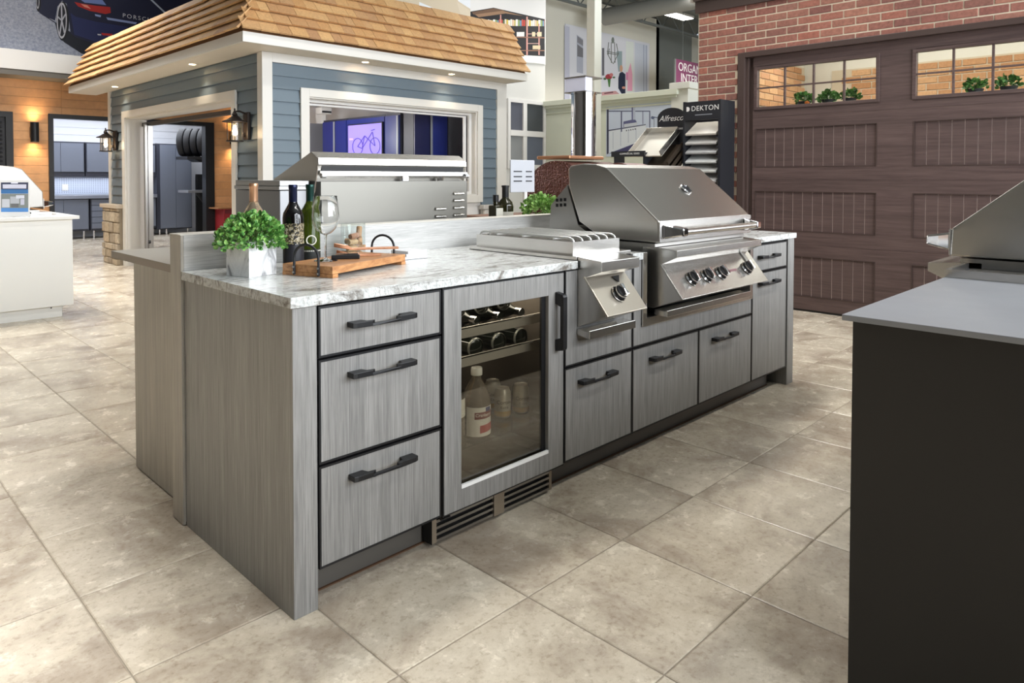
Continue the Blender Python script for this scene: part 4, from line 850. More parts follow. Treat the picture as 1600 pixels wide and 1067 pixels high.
PR_TV = [
 ((60, 40, 140), [(6.575, 1.667), (6.586, 1.621), (6.567, 1.619), (6.556, 1.665)]),
 ((60, 40, 140), [(6.585, 1.622), (6.616, 1.584), (6.599, 1.579), (6.568, 1.617)]),
 ((60, 40, 140), [(6.614, 1.586), (6.66, 1.563), (6.647, 1.555), (6.601, 1.578)]),
 ((60, 40, 140), [(6.655, 1.564), (6.708, 1.56), (6.705, 1.55), (6.652, 1.554)]),
 ((60, 40, 140), [(6.701, 1.56), (6.752, 1.576), (6.761, 1.566), (6.71, 1.55)]),
 ((60, 40, 140), [(6.749, 1.574), (6.788, 1.607), (6.804, 1.602), (6.765, 1.568)]),
 ((60, 40, 140), [(6.787, 1.606), (6.808, 1.65), (6.827, 1.648), (6.806, 1.603)]),
 ((60, 40, 140), [(6.808, 1.649), (6.808, 1.698), (6.827, 1.698), (6.828, 1.649)]),
 ((60, 40, 140), [(6.808, 1.696), (6.786, 1.74), (6.804, 1.743), (6.827, 1.699)]),
 ((60, 40, 140), [(6.787, 1.738), (6.747, 1.769), (6.763, 1.776), (6.803, 1.745)]),
 ((60, 40, 140), [(6.751, 1.767), (6.7, 1.78), (6.709, 1.79), (6.76, 1.777)]),
 ((60, 40, 140), [(6.706, 1.78), (6.653, 1.773), (6.65, 1.783), (6.703, 1.79)]),
 ((60, 40, 140), [(6.658, 1.775), (6.613, 1.749), (6.6, 1.756), (6.645, 1.782)]),
 ((60, 40, 140), [(6.615, 1.751), (6.584, 1.711), (6.567, 1.715), (6.598, 1.755)]),
 ((60, 40, 140), [(6.585, 1.713), (6.575, 1.666), (6.556, 1.666), (6.566, 1.713)]),
 ((60, 40, 140), [(6.163, 1.664), (6.174, 1.619), (6.156, 1.617), (6.146, 1.662)]),
 ((60, 40, 140), [(6.173, 1.62), (6.203, 1.583), (6.186, 1.579), (6.157, 1.616)]),
 ((60, 40, 140), [(6.2, 1.585), (6.244, 1.563), (6.231, 1.555), (6.188, 1.577)]),
 ((60, 40, 140), [(6.239, 1.564), (6.289, 1.56), (6.286, 1.55), (6.236, 1.554)]),
 ((60, 40, 140), [(6.283, 1.56), (6.331, 1.575), (6.339, 1.566), (6.291, 1.551)]),
 ((60, 40, 140), [(6.327, 1.573), (6.365, 1.606), (6.38, 1.6), (6.342, 1.568)]),
 ((60, 40, 140), [(6.363, 1.604), (6.384, 1.648), (6.401, 1.645), (6.381, 1.602)]),
 ((60, 40, 140), [(6.383, 1.646), (6.383, 1.693), (6.401, 1.694), (6.402, 1.647)]),
 ((60, 40, 140), [(6.383, 1.692), (6.362, 1.734), (6.38, 1.737), (6.401, 1.695)]),
 ((60, 40, 140), [(6.364, 1.732), (6.326, 1.763), (6.341, 1.769), (6.379, 1.739)]),
 ((60, 40, 140), [(6.329, 1.761), (6.281, 1.774), (6.29, 1.783), (6.338, 1.77)]),
 ((60, 40, 140), [(6.287, 1.773), (6.238, 1.767), (6.234, 1.777), (6.284, 1.783)]),
 ((60, 40, 140), [(6.242, 1.768), (6.199, 1.743), (6.187, 1.75), (6.23, 1.775)]),
 ((60, 40, 140), [(6.202, 1.745), (6.173, 1.706), (6.156, 1.71), (6.185, 1.749)]),
 ((60, 40, 140), [(6.173, 1.708), (6.163, 1.662), (6.146, 1.663), (6.156, 1.709)]),
 ((70, 50, 150), [(6.683, 1.666), (6.509, 1.811), (6.526, 1.818), (6.7, 1.673)]),
 ((70, 50, 150), [(6.525, 1.81), (6.281, 1.663), (6.267, 1.67), (6.51, 1.818)]),
 ((70, 50, 150), [(6.527, 1.816), (6.591, 1.642), (6.571, 1.639), (6.508, 1.813)]),
 ((70, 50, 150), [(6.577, 1.645), (6.688, 1.675), (6.696, 1.665), (6.585, 1.635)]),
 ((70, 50, 150), [(6.572, 1.637), (6.325, 1.855), (6.341, 1.862), (6.59, 1.643)]),
 ((70, 50, 150), [(6.343, 1.858), (6.283, 1.666), (6.264, 1.667), (6.323, 1.859)]),
 ((70, 50, 150), [(6.36, 1.872), (6.269, 1.885), (6.276, 1.896), (6.366, 1.883)]),
 ((196, 160, 220), [(6.901, 1.793), (6.803, 1.79), (6.804, 1.763), (6.901, 1.766)]),
]
# ------------------------------------------------------------------ prints helper
_pm = {}
def ink(c):
    if c not in _pm: _pm[c] = M('ink_%d_%d_%d' % c, c, 0.55)
    return _pm[c]
def print_on(parent, items, axis, v, step=0.0006, name='printed_picture'):
    # a flat print: thin layers of ink on the board, facing -y (axis 1) or -x (axis 0)
    mb = MB(); mats = []
    for k, (c, pl) in enumerate(items):
        m = ink(c)
        if m not in mats: mats.append(m)
        mb.cur = mats.index(m); d = v - 0.0006 - k*step*0.12
        vs = [(p[0], d, p[1]) if axis == 1 else (d, p[0], p[1]) for p in pl]
        mb.add(vs, [tuple(range(len(vs)))])
    me = bpy.data.meshes.new(name); me.from_pydata(mb.v, [], mb.f); me.polygons.foreach_set('material_index', mb.mi)
    for m in mats: me.materials.append(m)
    return part(name, me, mats, parent)
# ------------------------------------------------------------------ display house with shingled roof
SID = M('blue_grey_siding', (104, 118, 128), 0.5); _t = NT(SID)
_n = _t.noise(_t.pos((4, 4, 60)), 1.0, 4); _t.bump(_n, 0.08, 0.002)
hs = thing('display_house', 'display house with blue grey siding and cedar shingle roof', 'house', (4.0, 7.0, 0))
HY, HX = 4.868, 2.30
core = MB(); core.box(2.40, 2.785, HY+0.02, 4.99, 0, 2.47); core.box(5.155, 5.66, HY+0.02, 4.99, 0, 2.47); core.box(2.785, 5.155, HY+0.02, 4.99, 2.085, 2.47); core.box(2.785, 5.155, HY+0.02, 4.99, 0, 0.93)
fw = part('front_wall', core, WHITE, hs)
core = MB(); core.box(HX+0.02, 2.42, 4.95, 5.53, 0, 2.47); core.box(HX+0.02, 2.42, 8.95, 9.70, 0, 2.47); core.box(HX+0.02, 2.42, 5.53, 8.95, 2.06, 2.47)
lw = part('side_wall', core, WHITE, hs)
def board(parent, axis, a, b, z, h=0.127):
    # one lap siding board: bottom edge proud, top edge tucked in
    v = HY if axis == 1 else HX
    pr = [(v-0.008, z), (v+0.019, z), (v+0.019, z+h), (v+0.010, z+h)]
    if axis == 1: part('siding_board', MB().prism(pr, a, b, 'x'), SID, parent)
    else: part('siding_board', MB().prism(pr, a, b, 'y'), SID, parent)
z = 2.385 - 0.127
while z > 0.80:
    if z > 2.10: board(fw, 1, 2.39, 5.49, z)
    else: board(fw, 1, 2.39, 2.695, z); board(fw, 1, 5.23, 5.49, z)
    if z > 2.10: board(lw, 0, 4.955, 9.60, z)
    else: board(lw, 0, 4.955, 5.44, z); board(lw, 0, 9.06, 9.60, z)
    z -= 0.127
board(lw, 0, 4.955, 9.60, 2.385, 0.092)
part('corner_post', MB().box(2.283, 2.39, 4.846, 4.955, 0, 2.478), TRIMW, hs, bevel=0.002)
part('corner_post', MB().box(5.49, 5.66, 4.846, 4.955, 0, 2.478), TRIMW, hs, bevel=0.002)
part('corner_post', MB().box(2.283, 2.36, 9.60, 9.70, 0, 2.478), TRIMW, hs, bevel=0.002)
part('frieze_board', MB().box(2.39, 5.49, 4.846, 4.868, 2.385, 2.478), TRIMW, hs)
part('window_casing', MB().frame(2.695, 5.23, 0.93, 2.16, 4.838, 4.862, 0.095, 0.085, 0.09, 0.085), TRIMW, hs, bevel=0.002)
part('window_jamb', MB().frame(2.79, 5.145, 1.02, 2.075, 4.862, 5.02, 0.014), TRIMW, hs)
part('sash_frame', MB().frame(2.804, 5.131, 1.034, 2.061, 4.95, 4.985, 0.03, 0.04, 0.03, 0.03).frame(2.85, 5.075, 1.07, 2.022, 4.99, 5.015, 0.02, 0.035, 0.03, 0.02), WHITE, hs)
part('door_casing', MB().box(2.272, 2.298, 5.44, 5.535, 0, 2.06).box(2.272, 2.298, 8.94, 9.06, 0, 2.06).box(2.272, 2.298, 5.44, 9.06, 2.06, 2.15), TRIMW, hs, bevel=0.002)
part('door_jamb', MB().box(2.298, 2.56, 8.93, 8.95, 0, 2.06).box(2.298, 2.56, 5.53, 5.55, 0, 2.06).box(2.298, 2.56, 5.55, 8.93, 2.04, 2.06), TRIMW, hs)
tr_ = part('door_track', MB().box(2.50, 2.56, 8.70, 8.76, 0, 1.98).box(2.46, 2.49, 8.70, 8.76, 0, 1.98), STEEL2, hs)
part('track_roller', MB().lathe([(0.03, 0), (0.03, 0.03)], 14, (2.49, 8.72, 0.22), 'x').lathe([(0.03, 0), (0.03, 0.03)], 14, (2.49, 8.72, 0.34), 'x'), BLACK, tr_)
part('header_rail', MB().box(2.50, 2.56, 5.55, 8.93, 1.95, 2.0), DARK, hs)
part('torsion_bar', MB().tube([(2.60, 5.56, 1.985), (2.60, 8.92, 1.985)], 0.02, 10), STEEL, hs)
part('ceiling_panel', MB().box(2.42, 5.66, 4.99, 10.0, 2.472, 2.56), M('house_ceiling', (222, 222, 226), 0.6), hs)
part('inner_wall', MB().box(5.56, 5.66, 4.99, 10.0, 0, 2.47), M('inner_white', (226, 226, 230), 0.6), hs)
part('inner_wall', MB().box(4.62, 5.56, 8.2, 8.3, 0, 2.08), M('inner_grey', (112, 112, 118), 0.6), hs)
SOF = M('soffit_paint', (214, 206, 192), 0.6)
sf = part('soffit', MB().box(1.955, HX, 4.525, 10.3, 2.479, 2.50).box(HX, 5.68, 4.525, HY, 2.479, 2.50).box(HX, 5.68, HY, 10.3, 2.56, 2.60), SOF, hs)
GLOW = M('lamp_glow', (255, 240, 214), 0.5, emit=(255, 236, 206), estr=14)
for x, y in ((2.165, 8.95), (2.14, 6.2), (3.375, 4.70), (4.60, 4.715)):
    c = part('can_light', MB().lathe([(0.034, 0.0), (0.045, -0.003), (0.048, 0.0)], 20, (x, y, 2.479), caps=False), WHITE, sf)
    part('bulb', MB().lathe([(0.0, -0.002), (0.033, -0.002)], 20, (x, y, 2.479)), GLOW, c)
    spot('soffit_spot', (x, y, 2.465), (x + (0.06 if x < 2.3 else 0), y + (0.06 if x > 2.3 else 0), 0), 9, (1.0, 0.86, 0.66), 1.7, 0.8)
part('fascia_board', MB().box(1.93, 5.68, 4.495, 4.525, 2.479, 2.574), TRIMW, hs, bevel=0.002)
part('fascia_board', MB().box(1.93, 1.955, 4.525, 10.3, 2.479, 2.574), TRIMW, hs, bevel=0.002)
part('fascia_return', MB().box(5.65, 5.68, 4.525, 4.87, 2.479, 2.574), TRIMW, hs)
# roof: sloped deck and cedar shingles
CED = rndcol('cedar_shingle', [(200, 156, 106), (210, 168, 116), (194, 148, 98), (186, 142, 98), (204, 162, 112), (178, 136, 98)], 0.7, 50, 0.25, 0.2)
ry0, ry1, rz0, rz1 = 4.475, 4.82, 2.574, 3.215; rx0, rx1 = 1.905, 2.25
mb = MB(); mb.prism([(ry0+0.03, rz0), (ry1+0.03, rz1), (ry1+0.06, rz1), (ry0+0.06, rz0)], 2.25, 5.66, 'x'); mb.prism([(rx0+0.03, rz0), (rx1+0.03, rz1), (rx1+0.06, rz1), (rx0+0.06, rz0)], 4.85, 10.28, 'y')
mb.box(2.25, 5.66, 4.85, 10.28, 3.17, 3.20)  # flat deck out of view, added to block light from above
mb.add([(rx0+0.03, ry0+0.03, rz0), (rx1+0.03, ry1+0.03, rz1), (2.25, ry1+0.03, rz1), (2.25, ry0+0.03, rz0), (rx1+0.03, 4.85, rz1), (rx0+0.03, 4.85, rz0)], [(0, 3, 2, 1), (0, 1, 4, 5)])
rf = part('roof_deck', mb, M('deck_ply', (120, 88, 60), 0.8), hs)
sl = math.hypot(ry1-ry0, rz1-rz0); NC = 6; ex = sl/NC; rng = random.Random(11)
uy = Vector((0, ry1-ry0, rz1-rz0))/sl; ny = Vector((0, -uy.z, uy.y)); ux = Vector((rx1-rx0, 0, rz1-rz0))/sl; nx = Vector((-ux.z, 0, ux.x))
SHM = {}
def shingle(w, side):
    w = round(w, 3); key = (w, side)
    if key in SHM: return SHM[key]
    u, n, a = (uy, ny, Vector((1, 0, 0))) if side == 'f' else (ux, nx, Vector((0, 1, 0)))
    mb = MB(); L = ex*1.3; t0, t1 = 0.048, 0.006; b0 = 0.027
    vs = []
    for q in (0, w-0.003): vs += [a*q + n*b0, a*q + n*t0, a*q + u*L + n*t1, a*q + u*L]
    mb.add(vs, [(0, 1, 2, 3), (7, 6, 5, 4), (0, 4, 5, 1), (1, 5, 6, 2), (2, 6, 7, 3), (3, 7, 4, 0)])
    SHM[key] = mb.mesh('shingle'); return SHM[key]
WID = (0.10, 0.125, 0.15, 0.18)
for c in range(NC):
    f = c/NC; p = Vector((0, ry0, rz0)) + uy*(sl*f); x = rx0 + (rx1-rx0)*f
    while x < 5.68:
        w = rng.choice(WID)
        if x + w > 5.69: w = 5.69-x
        if w > 0.03: part('shingle', shingle(w, 'f'), CED, rf, (x, p.y, p.z + rng.uniform(-.003, .003)))
        x += w
    p = Vector((rx0, 0, rz0)) + ux*(sl*f); y = ry0 + (ry1-ry0)*f
    while y < 10.28:
        w = rng.choice((0.24, 0.28, 0.32))
        if y + w > 10.3: w = 10.3-y
        if w > 0.03: part('shingle', shingle(w, 's'), CED, rf, (p.x, y, p.z + rng.uniform(-.003, .003)))
        y += w
# stone bases
STONE = rndcol('ledge_stone', [(186, 170, 146), (170, 154, 132), (196, 182, 160), (160, 146, 128), (180, 168, 150)], 0.8, 26, 0.5, 0.3)
def stones(parent, axis, a0, a1, v, d, z1, pale=None, seed=1):
    rg = random.Random(seed); z = 0.0
    while z < z1-0.02:
        hh = min(rg.choice((0.09, 0.12, 0.15)), z1-z); a = a0
        while a < a1-0.02:
            w = min(rg.uniform(0.10, 0.22), a1-a); 
            if a1-a-w < 0.06: w = a1-a
            k = rg.uniform(0.0, 0.025); mb = MB()
            if axis == 1: mb.box(a+0.004, a+w-0.004, v-k, v+d, z+0.004, z+hh-0.004)
            else: mb.box(v-k, v+d, a+0.004, a+w-0.004, z+0.004, z+hh-0.004)
            part('stone', mb, pale or STONE, parent, bevel=0.012); a += w
        z += hh
MORT = M('mortar', (150, 138, 120), 0.9)
pb = part('stone_base', MB().box(2.235, 2.285, 9.07, 9.74, 0, 0.80), MORT, hs); stones(pb, 0, 9.07, 9.74, 2.215, 0.03, 0.80)
part('stone_cap', MB().box(2.18, 2.30, 9.03, 9.78, 0.80, 0.855), M('cap_stone', (190, 176, 158), 0.7), pb, bevel=0.006)
PALE = rndcol('pale_stone', [(206, 202, 196), (190, 186, 182), (214, 212, 206)], 0.8, 30, 0.5, 0.2)
pb = part('stone_base', MB().box(5.19, 5.70, 4.80, 4.842, 0, 0.84).box(2.29, 2.80, 4.80, 4.842, 0, 0.84), M('mortar_pale', (170, 166, 160), 0.9), hs); stones(pb, 1, 5.19, 5.70, 4.785, 0.03, 0.84, PALE, 2); stones(pb, 1, 2.29, 2.80, 4.785, 0.03, 0.84, PALE, 4)
part('stone_cap', MB().box(5.17, 5.72, 4.76, 4.845, 0.84, 0.895), PALE, pb, bevel=0.006); part('stone_cap', MB().box(2.27, 2.82, 4.76, 4.845, 0.84, 0.895), PALE, pb, bevel=0.006)
point('house_fill', (3.6, 6.7, 1.78), 60, (0.95, 0.97, 1.0), 0.12)  # added fill light for the house ceiling and lockers
t = thing('added_globe_lamp', 'added unseen globe lamp brightening the house interior', 'lamp', (3.6, 6.7, 2.05)); part('globe', MB().lathe([(0.0, 1.93), (0.07, 1.95), (0.11, 2.0), (0.12, 2.05), (0.11, 2.1), (0.07, 2.15), (0.0, 2.17)], 20, (3.6, 6.7, 0)), GLOW, t); part('cord', MB().tube([(3.6, 6.7, 2.17), (3.6, 6.7, 2.471)], 0.006, 6), BLACK, t)  # globe is an added glow, hidden from the camera
# ------------------------------------------------------------------ wall lanterns
AMB = pane_mat('seeded_glass', (250, 240, 226)); BRZ = M('dark_bronze', (42, 34, 30), 0.45, 0.4)
def lantern(label, y):
    x = 2.15; z = 1.60
    t = thing('wall_lantern', label, 'lantern', (x, y, z))
    part('wall_plate', MB().box(2.256, 2.290, y-0.055, y+0.055, 1.62, 1.90), BRZ, t, bevel=0.008)
    part('arm', MB().tube([(2.26, y, 1.885), (2.20, y, 1.905), (2.15, y, 1.90), (2.15, y, 1.86)], 0.010, 8).tube([(2.26, y, 1.78), (2.21, y, 1.83), (2.165, y, 1.865)], 0.007, 8).tube([(2.26, y, 1.66), (2.235, y, 1.655), (2.235, y, 1.69)], 0.008, 8), BRZ, t)
    part('finial', MB().lathe([(0.0, 1.935), (0.010, 1.925), (0.007, 1.91), (0.02, 1.885), (0.028, 1.868), (0.014, 1.85)], 16, (x, y, 0)), BRZ, t)
    part('shade_cap', MB().lathe([(0.016, 1.856), (0.03, 1.85), (0.08, 1.815), (0.118, 1.80), (0.118, 1.792), (0.07, 1.795)], 28, (x, y, 0)), BRZ, t)
    part('glass_cylinder', MB().lathe([(0.070, 1.61), (0.070, 1.795)], 28, (x, y, 0), caps=False), AMB, t)
    part('base_ring', MB().lathe([(0.05, 1.61), (0.082, 1.61), (0.082, 1.60), (0.05, 1.596), (0.0, 1.596)], 28, (x, y, 0)), BRZ, t)
    for k in range(4):
        a = PI/4 + k*PI/2; part('cage_bar', MB().tube([(x+0.075*math.cos(a), y+0.075*math.sin(a), 1.605), (x+0.075*math.cos(a), y+0.075*math.sin(a), 1.797)], 0.004, 6), BRZ, t)
    part('bulb', MB().lathe([(0.0, 1.66), (0.018, 1.672), (0.024, 1.70), (0.016, 1.74), (0.010, 1.765)], 16, (x, y, 0)), M('bulb_glow', (255, 236, 200), 0.5, emit=(255, 226, 180), estr=16), t)
    point('lantern_light', (x-0.0, y-0.0, 1.69), 5.5, (1.0, 0.80, 0.56), 0.03)
lantern('bronze wall lantern at the near front corner of the house', 5.17)
lantern('bronze wall lantern at the far stone based end of the house', 9.34)
# ------------------------------------------------------------------ blue lockers and screen inside the house
BLU = M('locker_blue', (24, 36, 104), 0.4); LGRY = M('locker_strip', (128, 130, 136), 0.4); DG = M('locker_dark', (44, 44, 52), 0.5)
def locker(label, axis, a, b, v, mat=BLU, strip=None):
    m_ = (a+b)/2
    t = thing('garage_locker', label, 'locker', (v+0.2, m_, 0) if axis == 0 else (m_, v+0.2, 0), group='tall lockers inside the display house')
    B = (lambda mb, p, q, r_, s, z0, z1: mb.box(r_, s, p, q, z0, z1)) if axis == 0 else (lambda mb, p, q, r_, s, z0, z1: mb.box(p, q, r_, s, z0, z1))
    part('carcass', B(MB(), a+0.001, b-0.001, v+0.02, v+(0.55 if axis == 0 else 0.24), 0.08, 2.085), DG, t)
    part('door', B(MB(), a+0.006, b-0.006, v, v+0.0195, 0.10, 2.055), mat, t)
    if strip: part('door_pull', B(MB(), strip-0.017, strip+0.017, v-0.008, v-0.0005, 0.12, 2.05), LGRY, t)
locker('tall blue locker furthest left, with a grey pull strip, inside the house', 0, 7.33, 7.67, 4.60, BLU, 7.345)
locker('tall blue locker between the first pull strip and the screen', 0, 7.02, 7.325, 4.60, BLU)
locker('wide blue locker behind the wall screen', 0, 6.09, 7.015, 4.60, BLU)
locker('tall blue locker just right of the screen with grey pull strip', 0, 5.765, 6.085, 4.60, BLU, 5.80)
locker('dark blue front facing locker left of its grey pull strip', 1, 4.645, 4.90, 5.50, M('locker_blue_deep', (20, 24, 66), 0.4))
locker('dark blue front facing locker right of the grey pull strip', 1, 4.905, 5.20, 5.50, BLU, 4.922)
locker('grey front facing locker at the right end of the row', 1, 5.205, 5.54, 5.50, M('locker_grey', (76, 78, 84), 0.5))
tv = thing('wall_screen', 'flat screen showing a violet bicycle drawing inside the house', 'screen', (4.58, 6.53, 1.75))
part('bezel', MB().box(4.576, 4.598, 6.11, 6.95, 1.46, 1.985), BLACK, tv)
part('display', MB().box(4.5755, 4.576, 6.125, 6.935, 1.475, 1.97), M('screen_violet', (126, 112, 226), 0.4, emit=(120, 108, 224), estr=0.5), tv)
print_on(tv, PR_TV, 0, 4.575)
t = thing('air_conditioner', 'white wall air unit high inside the house at the left', 'air unit', (3.9, 8.5, 2.2))
part('casing', MB().box(4.78, 4.98, 8.02, 8.19, 2.22, 2.33), WHITE, t, bevel=0.02); part('vent', MB().box(4.80, 4.96, 8.015, 8.02, 2.24, 2.27), DARK, t); part('wall_bracket', MB().box(4.85, 4.91, 8.10, 8.3, 2.08, 2.22), WHITE, t)
t = thing('ceiling_speaker', 'round dark ringed speaker in the house ceiling', 'speaker', (4.35, 5.95, 2.47)); part('ring', MB().lathe([(0.10, 2.471), (0.13, 2.455), (0.16, 2.471)], 28, (4.45, 6.1, 0), caps=False), DARK, t); part('grille', MB().lathe([(0.0, 2.466), (0.10, 2.466)], 28, (4.45, 6.1, 0)), WHITE, t)
# ------------------------------------------------------------------ timber clad wall at the rear left, and the garage room behind it
TIM = rndcol('cedar_cladding', [(206, 154, 106), (214, 162, 114), (198, 146, 98), (210, 158, 108)], 0.5, 8, 0.1, 0.14); WY = 12.3
mb = MB(); mb.box(-7.4, 0.80, WY+0.02, WY+0.14, 0, 5.9); mb.box(1.60, 2.10, WY+0.02, WY+0.14, 0, 2.31); mb.box(4.90, 9.0, WY+0.02, WY+0.14, 0, 2.31); mb.box(0.80, 9.0, WY+0.02, WY+0.14, 2.31, 5.9)
wl = struct('wall_timber', mb, M('sheathing', (176, 170, 160), 0.8), 'cedar clad wall at the rear left of the showroom', 'wall')
ph = 0.143
def plank(a, b, z): part('plank', MB().box(a+0.001, b-0.001, WY, WY+0.0195, z+0.0015, z+ph-0.0015), TIM, wl, bevel=0.002)
for k in range(20):
    z = k*ph
    if z < 2.27: plank(1.60, 2.10, z); plank(4.90, 5.9, z); 
    else:
        for a, b in ((-1.0, 0.85), (0.85, 2.3), (2.3, 3.9), (3.9, 5.9)): plank(a, b, z)
    if z < 2.27: plank(-1.0, 0.80, z)
fr1 = struct('trim_1', MB().box(2.10, 2.17, WY-0.04, WY+0.14, 0, 2.31).box(2.17, 4.73, WY-0.04, WY+0.14, 2.24, 2.31).box(4.73, 4.90, WY-0.04, WY+0.14, 0, 2.31), BLACK, 'black steel frame around the garage room opening', 'frame')
dd = sthing('door_2', 'dark louvred door at the left edge in the cedar wall', 'door', (1.2, WY, 0))
part('door_frame', MB().box(0.80, 0.88, WY-0.03, WY+0.14, 0, 2.31).box(1.50, 1.60, WY-0.03, WY+0.14, 0, 2.31).box(0.88, 1.50, WY-0.03, WY+0.14, 2.22, 2.31), BLACK, dd)
mb = MB().box(0.88, 1.50, WY+0.05, WY+0.09, 0, 2.22)
lf = part('door_leaf', mb, DARK, dd)
for k in range(30): part('louvre_slat', MB().obox((1.19, WY+0.035, 0.10+0.07*k), (1, 0, 0), (0, 0.8, 0.6), (0, -0.6, 0.8), 0.27, 0.028, 0.004), DARK, lf)
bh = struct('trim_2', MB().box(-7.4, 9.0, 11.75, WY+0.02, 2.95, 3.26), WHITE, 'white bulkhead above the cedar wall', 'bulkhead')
part('bulkhead_underside', MB().box(-7.4, 9.0, 11.77, WY, 2.86, 2.9495), M('bulkhead_shade_grey', (104, 100, 94), 0.6), bh)  # underside given a darker colour to stand in for its shade
mu = thing('car_mural', 'large wall print of a dark blue sports car above the cedar wall', 'mural', (2.8, 12.25, 4.0))
MUR = M('mural_floor', (172, 178, 196), 0.6); _t = NT(MUR); _n = _t.noise(_t.pos((1, 1, 1)), 26, 6, 0.8); _t.col(_t.ramp(_n, [(0.35, (140, 146, 170)), (0.65, (196, 200, 210))]))
part('board', MB().box(0.2, 4.75, 12.201, 12.319, 3.285, 5.3), MUR, mu)
print_on(mu, PR_CAR, 1, 12.2)
lettering('PORSCHE', 0.105, ink((214, 216, 226)), mu, (3.53, 12.197, 4.13), (PI/2, 0.02, 0), spacing=1.35)
def sconce(label, x):
    t = thing('wall_sconce', label, 'wall light', (x, WY-0.08, 1.8))
    part('cylinder_shade', MB().lathe([(0.055, 1.82), (0.062, 1.82), (0.062, 2.15), (0.055, 2.15)], 24, (x, WY-0.095, 0), caps=False), BLACK, t)
    part('wall_plate', MB().box(x-0.05, x+0.05, WY-0.035, WY-0.0005, 1.90, 2.07), BLACK, t)
    part('lamp_disc', MB().lathe([(0.0, 1.84), (0.054, 1.84)], 20, (x, WY-0.095, 0)), GLOW, t); part('lamp_disc', MB().lathe([(0.0, 2.13), (0.054, 2.13)], 20, (x, WY-0.095, 0)), GLOW, t)
    spot('sconce_down', (x, WY-0.095, 1.83), (x, WY-0.03, 0), 13, (1.0, 0.76, 0.46), 1.9, 0.9); spot('sconce_up', (x, WY-0.095, 2.14), (x, WY-0.03, 4), 13, (1.0, 0.76, 0.46), 1.9, 0.9)
sconce('black cylinder wall light on the cedar left of the garage opening', 1.885)
sconce('black cylinder wall light on the cedar seen through the house', 5.28)
# garage room
GR = M('garage_white', (228, 230, 236), 0.6)
mb = MB(); mb.box(0.9, 8.2, 14.85, 15.0, 0, 2.9); mb.box(1.9, 2.0, WY+0.14, 14.85, 0, 2.9); mb.box(7.0, 7.1, WY+0.14, 14.85, 0, 2.9); mb.box(1.9, 7.1, WY+0.14, 14.85, 2.75, 2.85)
gw = struct('wall_garage', mb, GR, 'bright white shell of the garage room behind the cedar wall', 'wall')
for k in range(5): part('wall_slat', MB().box(2.0, 7.0, 14.835, 14.85, 1.95+0.15*k, 1.95+0.15*k+0.14), GR, gw)
GC = M('garage_cabinet_grey', (112, 118, 132), 0.4, 0.2); GD = M('garage_cabinet_dark', (48, 50, 62), 0.4)
area('garage_room_light', (3.6, 13.4, 2.72), (0, 0, 0), 3.0, 1.4, 85, (0.88, 0.93, 1.0))
area('garage_under_cabinet', (3.3, 14.55, 1.225), (0, 0, 0), 1.7, 0.12, 9, (0.86, 0.92, 1.0))
def upper(label, a, b):
    t = thing('wall_cupboard', label, 'cupboard', ((a+b)/2, 14.5, 1.3), group='wall cupboards in the garage room')
    part('carcass', MB().box(a, b, 14.22, 14.83, 1.25, 1.93), GD, t); m_ = (a+b)/2
    part('door', MB().box(a+0.02, m_-0.003, 14.20, 14.2195, 1.34, 1.905), GC, t); part('door', MB().box(m_+0.003, b-0.02, 14.20, 14.2195, 1.34, 1.905), GC, t)
upper('grey wall cupboard nearest the cedar wall in the garage room', 2.30, 3.13); upper('grey wall cupboard half hidden by the far lantern', 3.15, 3.98); upper('grey wall cupboard beside the tall locker in the garage room', 4.0, 4.47)
def lower(label, a, b, drawers):
    t = thing('base_cupboard', label, 'cupboard', ((a+b)/2, 14.5, 0), group='base cupboards in the garage room')
    part('carcass', MB().box(a, b, 14.22, 14.83, 0.16, 0.80), GD, t); m_ = (a+b)/2
    if drawers:
        for k in range(5): part('drawer', MB().box(a+0.02, b-0.02, 14.20, 14.2195, 0.20+0.118*k, 0.20+0.118*k+0.108), GC, t)
    else: part('door', MB().box(a+0.02, m_-0.003, 14.20, 14.2195, 0.20, 0.785), GC, t); part('door', MB().box(m_+0.003, b-0.02, 14.20, 14.2195, 0.20, 0.785), GC, t)
    for x in (a+0.08, b-0.08): part('leg', MB().lathe([(0.02, 0.0), (0.02, 0.16)], 12, (x, 14.30, 0)), CHROME, t)
lower('grey two door base cupboard nearest the cedar wall', 2.30, 3.20, False); lower('grey base cupboard with five drawers in the garage room', 3.22, 3.98, True); lower('grey base cupboard beside the tall locker', 4.0, 4.47, False)
solo('garage_worktop', MB().box(2.28, 4.47, 14.15, 14.83, 0.805, 0.875), M('worktop_grey', (140, 144, 156), 0.3, 0.5), 'steel grey worktop along the garage base cupboards', 'worktop', 0.004)
PEG = M('pegboard', (196, 204, 222), 0.4, 0.2); t = thing('pegboard', 'pale steel pegboard above the garage worktop', 'pegboard', (3.3, 14.82, 0.9))
part('sheet', MB().box(2.3, 4.47, 14.815, 14.832, 0.88, 1.245), PEG, t)
mb = MB()
for i in range(52):
    for j in range(9): mb.box(2.33+0.041*i, 2.33+0.041*i+0.012, 14.8135, 14.815, 0.91+0.036*j, 0.91+0.036*j+0.016)
part('peg_slots', mb, M('peg_dark', (120, 128, 150), 0.5), t, kind='stuff')
solo('wall_outlet', MB().box(2.87, 2.98, 14.802, 14.8133, 0.96, 1.09).box(2.89, 2.96, 14.80, 14.802, 0.98, 1.07), WHITE, 'white socket plate on the pegboard', 'outlet', 0.002)
t = thing('tall_cupboard', 'tall grey two door cupboard in the garage room', 'cupboard', (4.86, 14.5, 0))
